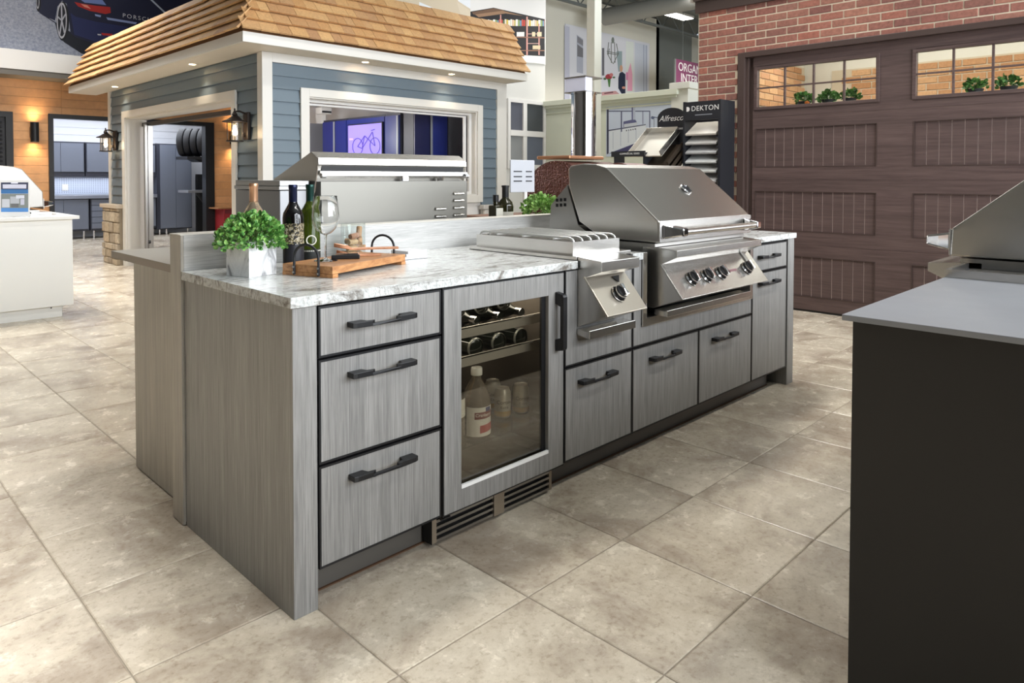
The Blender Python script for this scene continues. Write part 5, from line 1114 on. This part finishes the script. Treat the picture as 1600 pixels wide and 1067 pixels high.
part('carcass', MB().box(4.48, 5.21, 14.22, 14.83, 0.12, 1.95), GD, t); part('door', MB().box(4.55, 4.868, 14.20, 14.2195, 0.14, 1.93), GC, t); part('door', MB().box(4.874, 5.195, 14.20, 14.2195, 0.14, 1.93), GC, t)
for x in (4.56, 4.70, 5.15): part('leg', MB().lathe([(0.02, 0.0), (0.02, 0.12)], 12, (x, 14.30, 0)), CHROME, t)
t = thing('work_bench', 'folding wall bench beside the tall cupboard', 'bench', (5.3, 13.6, 0.9)); part('top', MB().box(4.80, 5.65, 13.34, 13.9, 0.91, 0.96), LGRY, t); part('brace', MB().tube([(5.0, 13.4, 0.90), (5.3, 13.4, 0.50)], 0.03, 6), BLACK, t); part('post', MB().box(5.42, 5.48, 13.36, 13.44, 0, 0.91), BLACK, t)
solo('folding_screen', MB().box(5.22, 5.65, 14.0, 14.05, 0.0, 1.30).box(5.24, 5.63, 13.98, 14.0, 0.98, 1.28), BLACK, 'black upright panel standing behind the wall bench', 'panel', 0.004)
# tyres on a shelf
TY = M('tyre_rubber', (26, 26, 30), 0.6); RIM = M('rim_alloy', (214, 214, 210), 0.3, 0.6)
sh = thing('tyre_rack', 'dark wall shelf carrying the row of tyres', 'shelf', (4.95, 13.3, 1.6)); part('tray', MB().box(4.66, 5.27, 13.0, 13.6, 1.60, 1.66), DARK, sh); part('bracket', MB().prism([(4.85, 1.60), (5.3, 1.60), (5.2, 1.55), (4.95, 1.55)], 13.1, 13.5, 'y'), BLACK, sh); part('mounting_post', MB().box(5.27, 5.32, 13.2, 13.26, 0.0, 1.75), BLACK, sh)
for k, nm in enumerate(('first', 'second', 'third', 'fourth')):
    x = 4.72 + 0.135*k*math.cos(0.7); yt = 13.50 - 0.135*k*math.sin(0.7); zc = 0.295
    t = thing('rubber_tyre', '%s black car tyre counted from the left on the wall shelf' % nm, 'tyre', (x, yt, 1.6605), -0.7, group='tyres on the wall shelf', local=True)
    part('tread', MB().lathe([(0.19, 0.0), (0.26, 0.0), (0.285, 0.012), (0.293, 0.035), (0.293, 0.095), (0.285, 0.118), (0.26, 0.130), (0.19, 0.130)], 36, (0, 0, zc), 'x', caps=False), TY, t)
    part('rim', MB().lathe([(0.19, 0.130), (0.175, 0.12), (0.17, 0.06), (0.06, 0.075), (0.0, 0.075)], 30, (0, 0, zc), 'x', caps=False), RIM, t)
# red tool chest in front of the cedar
t = thing('tool_chest', 'red tool chest against the cedar seen through the house', 'tool chest', (5.15, 12.0, 0))
part('cabinet', MB().box(4.90, 5.6, 11.85, 12.25, 0.10, 0.62), M('chest_red', (150, 40, 46), 0.4), t, bevel=0.005); part('top_drawer', MB().box(4.92, 5.58, 11.84, 11.8495, 0.53, 0.60), M('chest_maroon', (110, 36, 44), 0.4), t); part('work_surface', MB().box(4.78, 5.62, 11.82, 12.26, 0.621, 0.645), M('bench_wood', (150, 104, 66), 0.6), t); part('lock', MB().lathe([(0.03, 0), (0.03, 0.012)], 14, (4.97, 11.838, 0.40), 'y'), BLACK, t)
for x in (4.95, 5.55):
    for y in (11.9, 12.2): part('caster', MB().lathe([(0.045, -0.015), (0.045, 0.015)], 14, (x, y, 0.045), 'x').box(x-0.02, x+0.02, y-0.02, y+0.02, 0.085, 0.10), BLACK, t)
# ------------------------------------------------------------------ white outdoor cabinet with grill at the far left
WCB = M('white_cabinet', (236, 236, 232), 0.35)
t = thing('white_cabinet', 'white kitchen cabinet run at the left edge of the showroom', 'cabinet', (-0.3, 5.9, 0))
part('carcass', MB().box(-2.2, 0.785, 5.45, 6.9, 0.10, 0.868), WCB, t, bevel=0.003); part('plinth', MB().box(-2.2, 0.705, 5.49, 6.85, 0.0, 0.0995), WCB, t)
part('plinth_screw', MB().lathe([(0.006, 0), (0.006, 0.003)], 8, (0.62, 5.486, 0.085), 'y'), DARK, t)
solo('white_countertop', MB().box(-2.25, 0.83, 5.40, 6.92, 0.869, 0.899), M('white_quartz', (240, 239, 235), 0.2), 'white quartz top of the cabinet at the left edge', 'countertop', 0.003)
grill('stainless grill on the white cabinet at the left edge', (0.57, 5.75, 0.9075), PI/2, hood=[(-0.060, 0.065), (-0.056, 0.20), (0.10, 0.405), (0.16, 0.425), (0.30, 0.44), (0.42, 0.43), (0.472, 0.39), (0.467, 0.293), (0.40, 0.118), (0.26, 0.044)], full=False, skin=M('pale_steel', (176, 172, 166), 0.42, 0.7), drop=False)
br = thing('brochure_stand', 'blue and white promotional card standing on the white cabinet', 'sign', (0.37, 5.5, 0.9))
part('card', MB().box(0.255, 0.480, 5.521, 5.527, 0.902, 1.213), WHITE, br); print_on(br, PR_BRO, 1, 5.52); part('easel_foot', MB().prism([(5.528, 0.8995), (5.60, 0.8995), (5.528, 1.05)], 0.35, 0.36, 'x'), WHITE, br)
# ------------------------------------------------------------------ brick wall with the garage door
BX = 5.62
BRK = rndcol('brick', [(152, 102, 88), (138, 88, 78), (166, 114, 96), (126, 82, 74), (150, 106, 92), (160, 100, 84)], 0.85, 40, 0.6, 0.3)
MOR = M('brick_mortar', (206, 192, 170), 0.95)
D0, D1, DZ = 1.49, -1.25, 2.42
mb = MB(); mb.box(BX+0.0, BX+0.22, D0+0.08, 2.0, 0, 3.0); mb.box(BX+0.0, BX+0.22, -1.78, D0+0.08, DZ+0.055, 3.0); mb.box(BX+0.0, BX+0.22, -1.78, D1-0.08, 0, DZ+0.055)
bw = struct('wall_brick', mb, MOR, 'red brick wall around the brown garage door', 'wall')
BME = {}
def brick(a, b, z):
    w = round(b-a, 3)
    if w not in BME: BME[w] = MB().box(0, 0.045, 0, w, 0, 0.0605).mesh('brick')
    part('brick', BME[w], BRK, bw, (BX-0.006+random.uniform(-.0025, .0025), a, z), bevel=0.004)
row = 0; z = 0.004; bp = 0.072; bl = 0.205
while z < 2.93:
    off = 0.0 if row % 2 else -bl/2
    if z + 0.06 < DZ+0.055: a0, a1 = D0+0.075, 2.0
    else: a0, a1 = -1.78, 2.0
    a = 2.0 - off
    while a > a0:
        b = min(a, a1); c = max(a-bl, a0)
        if b-c > 0.03: brick(c+0.005, b-0.005, z)
        a -= bl
    if z + 0.06 < DZ+0.055:
        a = D1-0.075
        while a > -1.78:
            c = max(a-bl, -1.78)
            if a-c > 0.03: brick(c+0.005, a-0.005, z)
            a -= bl
    z += bp; row += 1
part('end_return', MB().box(BX+0.01, BX+0.22, 2.0, 2.012, 0, 3.0), M('return_cream', (214, 206, 194), 0.7), bw)
BRN = M('cornice_brown', (66, 54, 50), 0.5)
struct('trim_3', MB().box(BX-0.03, BX+0.23, -1.81, 2.03, 2.93, 3.05).box(BX-0.055, BX+0.24, -1.82, 2.04, 3.05, 3.30), BRN, 'dark brown cornice boards above the brick wall', 'cornice')
DOORB = grain('walnut_door', (78, 62, 60), (102, 84, 80), (40, 3, 60), 0.5, 0.1)
CAS = M('casing_brown', (72, 58, 54), 0.45)
struct('trim_4', MB().box(BX-0.02, BX+0.1, D0+0.0, D0+0.07, 0, DZ+0.05).box(BX-0.02, BX+0.1, D1-0.07, D1, 0, DZ+0.05).box(BX-0.02, BX+0.1, D1, D0, DZ, DZ+0.05).box(BX+0.06, BX+0.12, D0-0.06, D0, 0, DZ).box(BX+0.02, BX+0.06, D0-0.025, D0, 0, DZ), CAS, 'brown casing boards around the garage door', 'casing', 0.003)
gd = sthing('door_1', 'dark brown carriage style garage door with windows in its top section', 'door', (BX+0.06, -0.9, 0))
GX = BX + 0.04
cols = [(0.29+1.39*0 - 1.395*k, 1.39 - 1.395*k) for k in range(2)]    # y ranges of the raised panels
for s in range(4):
    zb = 0.02 + 0.605*s; zt = zb + 0.6035; mb = MB(); pz0, pz1 = zb+0.125, zb+0.49
    if s == 3: pz0, pz1 = 1.925, 2.305
    y0, y1 = D1+0.005, D0-0.065
    mb.box(GX, GX+0.045, y0, y1, zb, pz0); mb.box(GX, GX+0.045, y0, y1, pz1, zt)
    edges = [y1] + [v for c in cols for v in (c[1], c[0])] + [y0]
    for k in range(0, len(edges), 2): mb.box(GX, GX+0.045, edges[k+1], edges[k], pz0, pz1)
    sec = part('door_section', mb, DOORB, gd)
    for c0, c1 in cols:
        if s < 3:
            n = 12; w = (c1-c0)/n
            for k in range(n): part('bead_board', MB().box(GX+0.010, GX+0.0132, c0+w*k+0.003, c0+w*(k+1)-0.003, pz0, pz1), DOORB, sec)
            part('panel_backing', MB().box(GX+0.0135, GX+0.0445, c0+0.0005, c1-0.0005, pz0, pz1), M('groove_highlight', (190, 172, 168), 0.5), sec)  # pale backing paints in the light caught by the board bevels
            part('panel_moulding', MB().frame(c0-0.006, c1+0.006, pz0-0.006, pz1+0.006, GX-0.003, GX-0.0002, 0.008, axis='x'), CAS, sec)
        else:
            part('window_frame', MB().frame(c0-0.02, c1+0.02, pz0-0.02, pz1+0.02, GX-0.012, GX+0.047, 0.028, axis='x'), DOORB, sec, bevel=0.002)
            wy = (c1-c0-0.016)/4; zm = (pz0+pz1)/2
            for k in range(1, 4): part('muntin', MB().box(GX-0.004, GX+0.02, c0+0.008+wy*k-0.008, c0+0.008+wy*k+0.008, pz0+0.008, pz1-0.008), DOORB, sec)
            part('muntin', MB().box(GX-0.002, GX+0.018, c0+0.008, c1-0.008, zm-0.007, zm+0.007), DOORB, sec)
            for k in range(4):
                for q in (0, 1): part('window_pane', MB().box(GX+0.022, GX+0.025, c0+0.008+wy*k, c0+0.008+wy*(k+1), (pz0+0.008) if q == 0 else zm, zm if q == 0 else (pz1-0.008)), PANE, sec)
for s in (1, 2, 3): part('joint_light_block', MB().box(GX+0.046, GX+0.05, D1+0.01, D0-0.07, 0.02+0.605*s-0.02, 0.02+0.605*s+0.02), BLACK, gd)  # added dark strips block room light leaking through the section joints
part('bottom_seal', MB().box(GX+0.005, GX+0.04, D1+0.01, D0-0.07, 0.0, 0.0195), BLACK, gd)
# room seen through the door windows
mb = MB(); mb.box(8.0, 8.1, -1.78, 1.99, 0, 3.0); mb.box(BX+0.22, 8.0, -1.78, -1.68, 0, 3.0); mb.box(BX+0.22, 8.0, 1.90, 1.99, 0, 3.0); mb.box(BX+0.22, 8.1, -1.78, 1.99, 2.92, 3.0)
ir = struct('wall_inner_room', mb, M('inner_room', (222, 218, 208), 0.7), 'pale room seen through the garage door windows', 'wall')
IBR = rndcol('inner_brick', [(204, 156, 114), (186, 136, 96), (214, 170, 128), (196, 146, 110)], 0.85, 40, 0.4, 0.2)
IBM = MB().box(0, 0.03, 0, 0.215, 0, 0.066).mesh('brick')
for r_ in range(9):
    for k in range(14):
        y = -1.66 + 0.23*k + (0.115 if r_ % 2 else 0)
        if y < 1.3: part('brick', IBM, IBR, ir, (7.975, y, 1.84+0.078*r_), bevel=0.003)
part('brick_backing', MB().box(7.985, 7.999, -1.67, 1.55, 1.5, 2.55).box(6.2, 7.98, 1.885, 1.899, 2.06, 2.62), MOR, ir)
IBX = MB().box(0, 0.215, 0, 0.03, 0, 0.066).mesh('brick')
for r_ in range(7):
    for k in range(8): part('brick', IBX, IBR, ir, (6.2 + 0.222*k + (0.0 if r_ % 2 else -0.1), 1.872, 2.066+0.078*r_), bevel=0.003)
area('inner_room_light', (6.9, 0.1, 2.88), (0, 0, 0), 1.0, 3.0, 62, (1.0, 0.97, 0.92))
for y, nm in ((-0.72, 'long white tube light seen through the right door window'), (0.95, 'long white tube light seen through the left door window')):
    t = thing('tube_light', nm, 'ceiling light', (7.4, y, 2.6)); part('tube', MB().box(7.35, 7.43, y-0.9, y+0.75, 2.62, 2.66), M('tube_white', (255, 255, 252), 0.5, emit=(255, 252, 246), estr=5), t); part('housing', MB().box(7.33, 7.45, y-0.92, y+0.77, 2.661, 2.70), WHITE, t); part('hanger', MB().tube([(7.39, y, 2.70), (7.39, y, 2.919)], 0.006, 5), STEEL2, t)
sl = thing('plant_ledge', 'pale ledge behind the garage door windows', 'ledge', (5.9, 0, 1.9)); part('shelf_board', MB().box(5.79, 6.0, -1.3, 1.4, 1.86, 1.885), WHITE, sl); part('bracket', MB().box(5.845, 5.90, 0.20, 0.23, 1.70, 1.8595), WHITE, sl)
def window_pot(label, y, seed, orange=False):
    t = thing('potted_plant', label, 'potted plant', (5.89, y, 1.885), group='plants behind the door windows')
    part('pot', MB().lathe([(0.0, 1.8855), (0.045, 1.8855), (0.058, 1.97), (0.062, 1.97), (0.062, 1.98), (0.05, 1.98), (0.0, 1.965)], 18, (5.89, y, 0)), M('pot_charcoal', (52, 52, 58), 0.6), t)
    rg = random.Random(seed); part('foliage', foliage(MB(), (5.89, y, 1.995), 0.06, 0.075, 0.06, 110, 0.036, rg), LEAF, t)
    if orange: part('flower', MB().lathe([(0.0, 1.94), (0.02, 1.95), (0.022, 1.965), (0.0, 1.98)], 12, (5.815, y-0.06, 0)), M('flower_orange', (226, 120, 50), 0.5), t)
window_pot('potted plant with orange flower behind the left door window', 1.02, 1, True); window_pot('middle potted plant behind the left door window', 0.79, 2); window_pot('rightmost potted plant behind the left door window', 0.60, 3)
window_pot('left one of two potted plants behind the right door window', -0.39, 4); window_pot('right one of two potted plants behind the right door window', -0.62, 5)
t = thing('framed_picture', 'small dark picture with blue shapes seen through the left door window', 'picture', (7.3, 1.89, 1.9)); part('frame', MB().box(7.15, 7.45, 1.885, 1.8995, 1.80, 2.13), DARK, t); part('picture', MB().box(7.20, 7.34, 1.883, 1.885, 1.88, 2.10), M('picture_blue', (150, 176, 214), 0.5), t)
# ------------------------------------------------------------------ display stands by the brick
DS = M('stand_black', (30, 31, 36), 0.5)
st = thing('sample_stand', 'black stand of stone sample slabs against the brick wall', 'display stand', (5.4, 1.8, 0))
part('side_upright', MB().box(5.30, 5.58, 1.575, 1.600, 0, 2.0), DS, st); part('side_upright', MB().box(5.30, 5.58, 1.965, 1.985, 0, 2.0), DS, st); part('header', MB().box(5.30, 5.325, 1.60, 1.965, 1.815, 1.995), DS, st); part('back_board', MB().box(5.555, 5.575, 1.60, 1.965, 0, 2.0), DS, st)
part('foot', MB().box(5.22, 5.60, 1.56, 2.0, 0, 0.03), DS, st)
lettering('DEKTON', 0.070, WHITE, st, (5.2992, 1.742, 1.925), '-x', spacing=1.08); part('header_logo', MB().prism([(1.945, 1.902), (1.945, 1.948), (1.925, 1.948), (1.912, 1.936), (1.912, 1.914), (1.925, 1.902)], 5.298, 5.2998, 'x'), WHITE, st)
part('tagline', MB().box(5.299, 5.2998, 1.665, 1.85, 1.858, 1.868), LGRY, st)
sc_ = [(214, 208, 196), (196, 194, 190), (182, 182, 182), (206, 208, 206), (200, 200, 196), (190, 188, 186), (204, 202, 198)]
for k in range(7):
    z = 1.755 - 0.092*k
    s = solo('stone_sample', MB().obox((5.42, 1.795, z-0.02), Vector((0.86, 0, 0.50)), (0, 1, 0), Vector((-0.50, 0, 0.86)), 0.13, 0.168, 0.010), M('sample_%d' % k, sc_[k], 0.3), ['topmost stone sample slab on the black stand, cream', 'second stone sample slab from the top of the stand', 'third stone sample slab from the top of the stand', 'fourth stone sample slab from the top of the stand', 'fifth stone sample slab from the top of the stand', 'sixth stone sample slab from the top of the stand', 'lowest visible stone sample slab on the stand'][k], 'sample', 0.002, 'stone samples on the black stand')
    part('sample_rest', MB().box(5.28, 5.55, 1.601, 1.612, z-0.122, z-0.112).box(5.28, 5.55, 1.955, 1.964, z-0.122, z-0.112), DS, st)
al = thing('accessory_stand', 'black grill accessory stand with rounded header', 'display stand', (5.25, 2.3, 0))
pts = [(2.02, 1.40), (2.02, 1.86)] + [(2.185-0.165*math.cos(PI*k/14), 1.86+0.105*math.sin(PI*k/14)) for k in range(1, 14)] + [(2.35, 1.86), (2.35, 1.40)]
part('header_board', MB().prism(pts, 5.40, 5.42, 'x'), DS, al); part('stand_body', MB().box(5.15, 5.42, 2.02, 2.62, 0, 1.17), DS, al); part('front_shelf_rail', MB().box(5.02, 5.04, 2.25, 2.66, 1.46, 1.515), DS, al); part('rail_bracket', MB().box(5.04, 5.20, 2.26, 2.28, 1.30, 1.50), DS, al); part('rail_bracket', MB().box(5.04, 5.20, 2.62, 2.64, 1.30, 1.50), DS, al)
lettering('Alfresco', 0.085, WHITE, al, (5.3985, 2.185, 1.855), '-x', shear=0.35); lettering('GRILL ACCESSORIES', 0.026, WHITE, al, (5.3985, 2.15, 1.745), '-x'); part('logo_swash', MB().box(5.3990, 5.3996, 2.27, 2.325, 1.738, 1.752), M('swash_orange', (206, 96, 50), 0.5), al); lettering('COMMERCIAL SERIES', 0.026, WHITE, al, (5.0192, 2.43, 1.488), '-x')
gt = thing('griddle_tray', 'tilted stainless griddle tray on the accessory stand', 'griddle', (5.25, 2.3, 1.5))
u_, n2 = Vector((0.80, 0, 0.60)).normalized(), Vector((-0.60, 0, 0.80)).normalized(); c_ = Vector((5.215, 2.26, 1.585))
part('plate', MB().obox(c_, u_, (0, 1, 0), n2, 0.21, 0.19, 0.006), M('griddle_steel', (226, 222, 212), 0.35, 0.7), gt)
for q in (-1, 1): part('side_wall', MB().obox(c_ + Vector((0, 0.187*q, 0)) + n2*0.03, u_, (0, 1, 0), n2, 0.21, 0.004, 0.028), STEEL, gt)
part('back_wall', MB().obox(c_ + u_*0.206 + n2*0.035, u_, (0, 1, 0), n2, 0.004, 0.19, 0.034), STEEL, gt)
for k in range(3):
    solo('rack_tray', MB().obox((5.22+0.02*k, 2.16, 1.475-0.07*k), u_, (0, 1, 0), n2, 0.17, 0.15, 0.006).obox(Vector((5.22+0.02*k, 2.015, 1.475-0.07*k))+n2*0.018, u_, (0, 1, 0), n2, 0.17, 0.004, 0.016), M('tray_dark_%d' % k, (70, 60, 50), 0.35, 0.6), ['upper dark metal tray tilted below the griddle', 'middle dark metal tray tilted below the griddle', 'lowest dark metal tray tilted below the griddle'][k], 'tray', 0, 'tilted trays on the accessory stand')
# ------------------------------------------------------------------ pizza oven with flue, info sign, oil bottles and plant behind the island
HAM = M('hammered_brown', (104, 70, 62), 0.25, 0.75); _t = NT(HAM); _n = _t.noise(_t.pos((1, 1, 1)), 55, 2); _t.bump(_n, 1.0, 0.02)
OXB = M('oven_brown', (96, 58, 50), 0.45)
ov = thing('pizza_oven', 'brown barrel pizza oven with tall steel flue behind the grill', 'pizza oven', (4.0, 2.3, 0))
def half(r, cy, zb, n=20): return [(cy-r, zb)] + [(cy-r*math.cos(PI*k/n), zb+0.12+r*math.sin(PI*k/n)*0.92) for k in range(n+1)] + [(cy+r, zb)]
part('barrel', MB().prism(half(0.37, 2.20, 0.93), 3.62, 4.30, 'x', True), HAM, ov)
part('front_arch', MB().prism(half(0.36, 2.06, 0.93), 4.30, 4.62, 'x', True), OXB, ov)
part('flue_collar', MB().box(3.66, 4.14, 2.08, 2.46, 1.405, 1.435), M('copper_trim', (176, 128, 96), 0.35, 0.6), ov, bevel=0.01)
part('flue_pipe', MB().lathe([(0.112, 1.435), (0.112, 1.99)], 36, (4.02, 2.22, 0), caps=False).lathe([(0.118, 1.985), (0.118, 2.0), (0.0, 2.0)], 36, (4.02, 2.22, 0), caps=False), CHROME, ov)
part('cap_plate', MB().box(3.92, 4.16, 2.12, 2.36, 2.0005, 2.008), STEEL2, ov); part('rain_cap', MB().box(3.92, 4.16, 2.12, 2.36, 2.128, 2.14), STEEL2, ov); part('cap_side', MB().box(3.925, 3.932, 2.125, 2.355, 2.008, 2.128).box(3.932, 4.02, 2.125, 2.131, 2.008, 2.128), M('cap_pale', (210, 212, 230), 0.4), ov)
t = thing('oven_base', 'brown cabinet base under the pizza oven', 'cabinet', (4.0, 2.25, 0)); part('carcass', MB().box(3.02, 4.70, 1.84, 2.66, 0.0, 0.89), M('base_brown', (110, 74, 54), 0.5), t); part('top', MB().box(2.98, 4.74, 1.80, 2.70, 0.8905, 0.928), M('base_top', (120, 84, 64), 0.4), t)
sg = thing('info_sign', 'white information board with dark text lines on a post', 'sign', (3.0, 1.75, 0))
part('board', MB().box(2.61, 2.86, 1.738, 1.750, 1.14, 1.372), M('sign_white', (166, 168, 174), 0.6), sg, bevel=0.004); part('post', MB().lathe([(0.016, 0.02), (0.016, 1.14)], 14, (2.765, 1.745, 0)), WHITE, sg); part('foot', MB().lathe([(0.13, 0.0), (0.13, 0.012), (0.02, 0.02)], 24, (2.765, 1.745, 0)), WHITE, sg)
for k, z in enumerate((1.285, 1.248, 1.216)):
    part('text_line', MB().box(2.64, 2.725, 1.7365, 1.7378, z, z+0.009), DARK, sg); part('text_line', MB().box(2.765, 2.83, 1.7365, 1.7378, z, z+0.009), DARK, sg)
OIL = M('oil_bottle', (40, 38, 16), 0.06, 0, 0.7)
ZB = 0.9293
ob = thing('oil_bottle', 'round shouldered olive oil bottle behind the upstand', 'bottle', (1.86, 1.05, ZB)); part('glass_body', MB().lathe([(0.0, 0), (0.043, 0), (0.046, 0.006), (0.046, 0.15), (0.040, 0.178), (0.020, 0.20), (0.019, 0.21)], 26, (1.875, 1.05, ZB)), OIL, ob); part('cap', MB().lathe([(0.0195, 0.205), (0.0195, 0.262), (0.0225, 0.262), (0.0225, 0.272), (0.0, 0.274)], 22, (1.875, 1.05, ZB)), BLACK, ob); part('label', MB().lathe([(0.0465, 0.06), (0.0465, 0.125)], 26, (1.875, 1.05, ZB), caps=False), LABW, ob)
ob = thing('oil_bottle', 'small square dark bottle with tall black cap behind the upstand', 'bottle', (1.74, 1.0, ZB)); part('glass_body', MB().box(1.722, 1.782, 0.97, 1.03, ZB, ZB+0.165).lathe([(0.016, 0.165), (0.015, 0.19)], 18, (1.752, 1.0, ZB)), OIL, ob, bevel=0.006); part('cap', MB().lathe([(0.0165, 0.185), (0.0165, 0.222), (0.0, 0.223)], 18, (1.752, 1.0, ZB)), BLACK, ob); part('label', MB().box(1.727, 1.777, 0.9685, 0.9698, ZB+0.06, ZB+0.15), LABW, ob)
pp = thing('potted_plant', 'bushy pale green plant on the bar top left of the grill hood', 'potted plant', (2.17, 1.05, ZB)); part('pot', MB().lathe([(0.0, 0), (0.045, 0), (0.058, 0.10), (0.052, 0.10), (0.0, 0.085)], 20, (2.17, 1.05, ZB)), WHITE, pp)
LEAF2 = M('leaf_pale', (120, 160, 80), 0.5); _t = NT(LEAF2); _n = _t.noise(_t.pos((1, 1, 1)), 50, 2); _t.col(_t.ramp(_n, [(0.3, (76, 124, 52)), (0.6, (150, 190, 100)), (0.75, (196, 216, 160))]))
part('foliage', foliage(MB(), (2.17, 1.05, ZB+0.13), 0.11, 0.11, 0.085, 420, 0.024, random.Random(9)), LEAF2, pp)
# rear grill and covered burner on the bar top (backs to the viewer)
rg = grill('large stainless grill seen from behind on the bar top', (1.511, 1.575, 0.929), PI, hood=[(-0.060, 0.045), (-0.056, 0.17), (0.20, 0.312), (0.545, 0.432), (0.603, 0.402), (0.607, 0.372), (0.60, 0.37), (0.57, 0.25), (0.45, 0.10), (0.30, 0.045)], housing=[(0.615, 0.002), (0.615, 0.300), (0.560, 0.300), (0.46, 0.12), (0.36, 0.0365), (0.602, 0.0365), (0.602, 0.002)], drop=False, back=M('brushed_back', (124, 122, 116), 0.48, 0.9))
part('hinge_bar', MB().box(0.005, GW-0.005, 0.603, 0.615, 0.325, 0.345), STEEL, rg); part('hinge_end', MB().lathe([(0.012, 0), (0.012, 0.02)], 12, (GW-0.026, 0.618, 0.325), 'x'), CHROME, rg); part('hinge_end', MB().lathe([(0.012, 0), (0.012, 0.02)], 12, (0.006, 0.618, 0.325), 'x'), CHROME, rg)
part('gap_shade_strip', MB().box(0.02, GW-0.02, 0.585, 0.6005, 0.345, 0.372), BLACKM, rg)  # black strip stands in for the shade in the gap under the hood
for x in (0.17, 0.39): part('hinge_clip', MB().box(x, x+0.03, 0.606, 0.62, 0.302, 0.322), CHROME, rg)
for x, zs in ((0.035, (0.235, 0.200, 0.162, 0.125)), (0.155, (0.160, 0.122))):
    for z in zs: part('louvre', MB().prism([(0.6155, z-0.008), (0.6295, z-0.004), (0.6295, z+0.002), (0.6155, z+0.010)], x, x+0.068, 'x'), STEEL, rg, bevel=0.003)
t = thing('covered_burner', 'covered stainless side burner beside the rear grill', 'side burner', (0.56, 1.2, 0.93)); part('body', MB().box(0.49, 0.628, 1.02, 1.45, 0.9295, 1.19), M('burner_shell', (140, 140, 142), 0.45, 0.6), t, bevel=0.003); part('lid', MB().box(0.485, 0.632, 1.015, 1.455, 1.192, 1.208).box(0.49, 0.628, 1.02, 1.45, 1.2085, 1.232), M('burner_lid', (160, 160, 160), 0.4, 0.7), t, bevel=0.002)
# ------------------------------------------------------------------ charcoal island at the right with another grill
t = thing('charcoal_island', 'black charcoal island cabinet at the right edge', 'cabinet', (2.0, -1.9, 0)); part('carcass', MB().box(0.757, 4.6, -3.2, -1.225, 0.0, 0.917), M('charcoal_panel', (27, 25, 24), 0.5), t, bevel=0.002)
CT = M('dark_slab', (132, 134, 139), 0.3); _t = NT(CT); _n = _t.noise(_t.pos((1, 1, 1)), 3, 3); _t.rough(_t.mapr(_n, 0.3, 0.7, 0.30, 0.42))
solo('charcoal_countertop', MB().box(0.742, 4.6, -3.2, -1.206, 0.9175, 0.931), CT, 'smooth dark grey countertop of the charcoal island', 'countertop', 0.001)
grill('stainless grill at the right edge on the charcoal island', (2.766, -1.215, 0.9315), PI, drop=False)
t = thing('grill_liner', 'stainless trim liner under the grill at the right edge', 'liner', (1.7, -1.4, 0.93)); part('raised_edge', MB().box(1.62, 1.632, -1.95, -1.207, 0.9315, 0.957).box(1.632, 1.875, -1.219, -1.207, 0.9315, 0.957), STEEL, t); part('vent_panel', MB().box(1.66, 1.87, -1.95, -1.23, 0.9315, 0.938), STEEL2, t)
# ------------------------------------------------------------------ prints and panes on the far walls
t = thing('book_wall_print', 'large wall print of a library with ladder behind the roof', 'mural', (7.5, 6.98, 3.7)); part('board', MB().box(4.2, 8.79, 6.981, 6.999, 3.31, 4.6), WHITE, t); print_on(t, PR_BOOK, 1, 6.98)
t = thing('interior_print', 'large pale wall print of a living room with chandelier', 'mural', (14.8, 9.97, 4.2)); part('board', MB().box(12.85, 16.6, 9.972, 9.999, 3.0, 5.13), ink((222, 223, 230)), t); print_on(t, PR_ROOM, 1, 9.97)
t = thing('kitchen_print', 'wall print of a blue white outdoor kitchen on the green partition', 'picture', (8.79, 4.9, 2.0)); part('board', MB().box(8.791, 8.799, 4.285, 5.59, 1.60, 2.44), ink((206, 216, 232)), t); print_on(t, PR_KIT, 0, 8.79)
w3 = sthing('window_3', 'white framed display window with four grey panes', 'window', (8.3, 6.98, 1.4))
part('window_frame', MB().frame(7.80, 8.78, 1.40, 2.62, 6.955, 6.999, 0.06, 0.06, 0.07, 0.06).box(8.18, 8.275, 6.955, 6.999, 1.47, 2.56).box(7.86, 8.72, 6.95, 6.999, 1.975, 2.075), WHITE, w3)
for k, (a, b, c_, d_, m_) in enumerate(((7.86, 8.18, 2.075, 2.56, (92, 94, 106)), (8.275, 8.72, 2.075, 2.56, (70, 74, 78)), (7.86, 8.18, 1.47, 1.975, (140, 142, 144)), (8.275, 8.72, 1.47, 1.975, (98, 104, 118)))): part('pane', MB().box(a, b, 6.985, 6.995, c_, d_), M('grey_pane_%d' % k, m_, 0.15), w3)
sg = thing('hanging_sign', 'purple hanging sign with white capital letters beyond the brick wall', 'sign', (16, 8.0, 4.0)); part('board', MB().box(14.86, 17.2, 8.0, 8.03, 3.63, 4.26), M('sign_purple', (118, 62, 92), 0.5), sg); part('edge', MB().box(14.82, 14.86, 8.0, 8.03, 3.63, 4.26), M('sign_grey', (120, 124, 120), 0.5), sg)
lettering('ORGANIZED', 0.31, WHITE, sg, (14.96, 7.998, 4.07), '-y', align='LEFT', extrude=0.002); lettering('INTERIORS', 0.31, WHITE, sg, (15.08, 7.998, 3.80), '-y', align='LEFT', extrude=0.002)
for x in (15.2, 16.9): part('hanger', MB().tube([(x, 8.015, 4.26), (x, 8.015, 5.94)], 0.008, 5), JO, sg)
t = thing('wall_camera', 'small white box mounted at the top corner of the brick wall', 'camera', (BX, 2.06, 3.1)); part('housing', MB().box(BX-0.02, BX+0.06, 2.043, 2.10, 3.06, 3.26), WHITE, t, bevel=0.006); part('lens', MB().lathe([(0.015, 0), (0.015, 0.012)], 12, (BX-0.03, 2.07, 3.09), 'x'), WHITE, t)
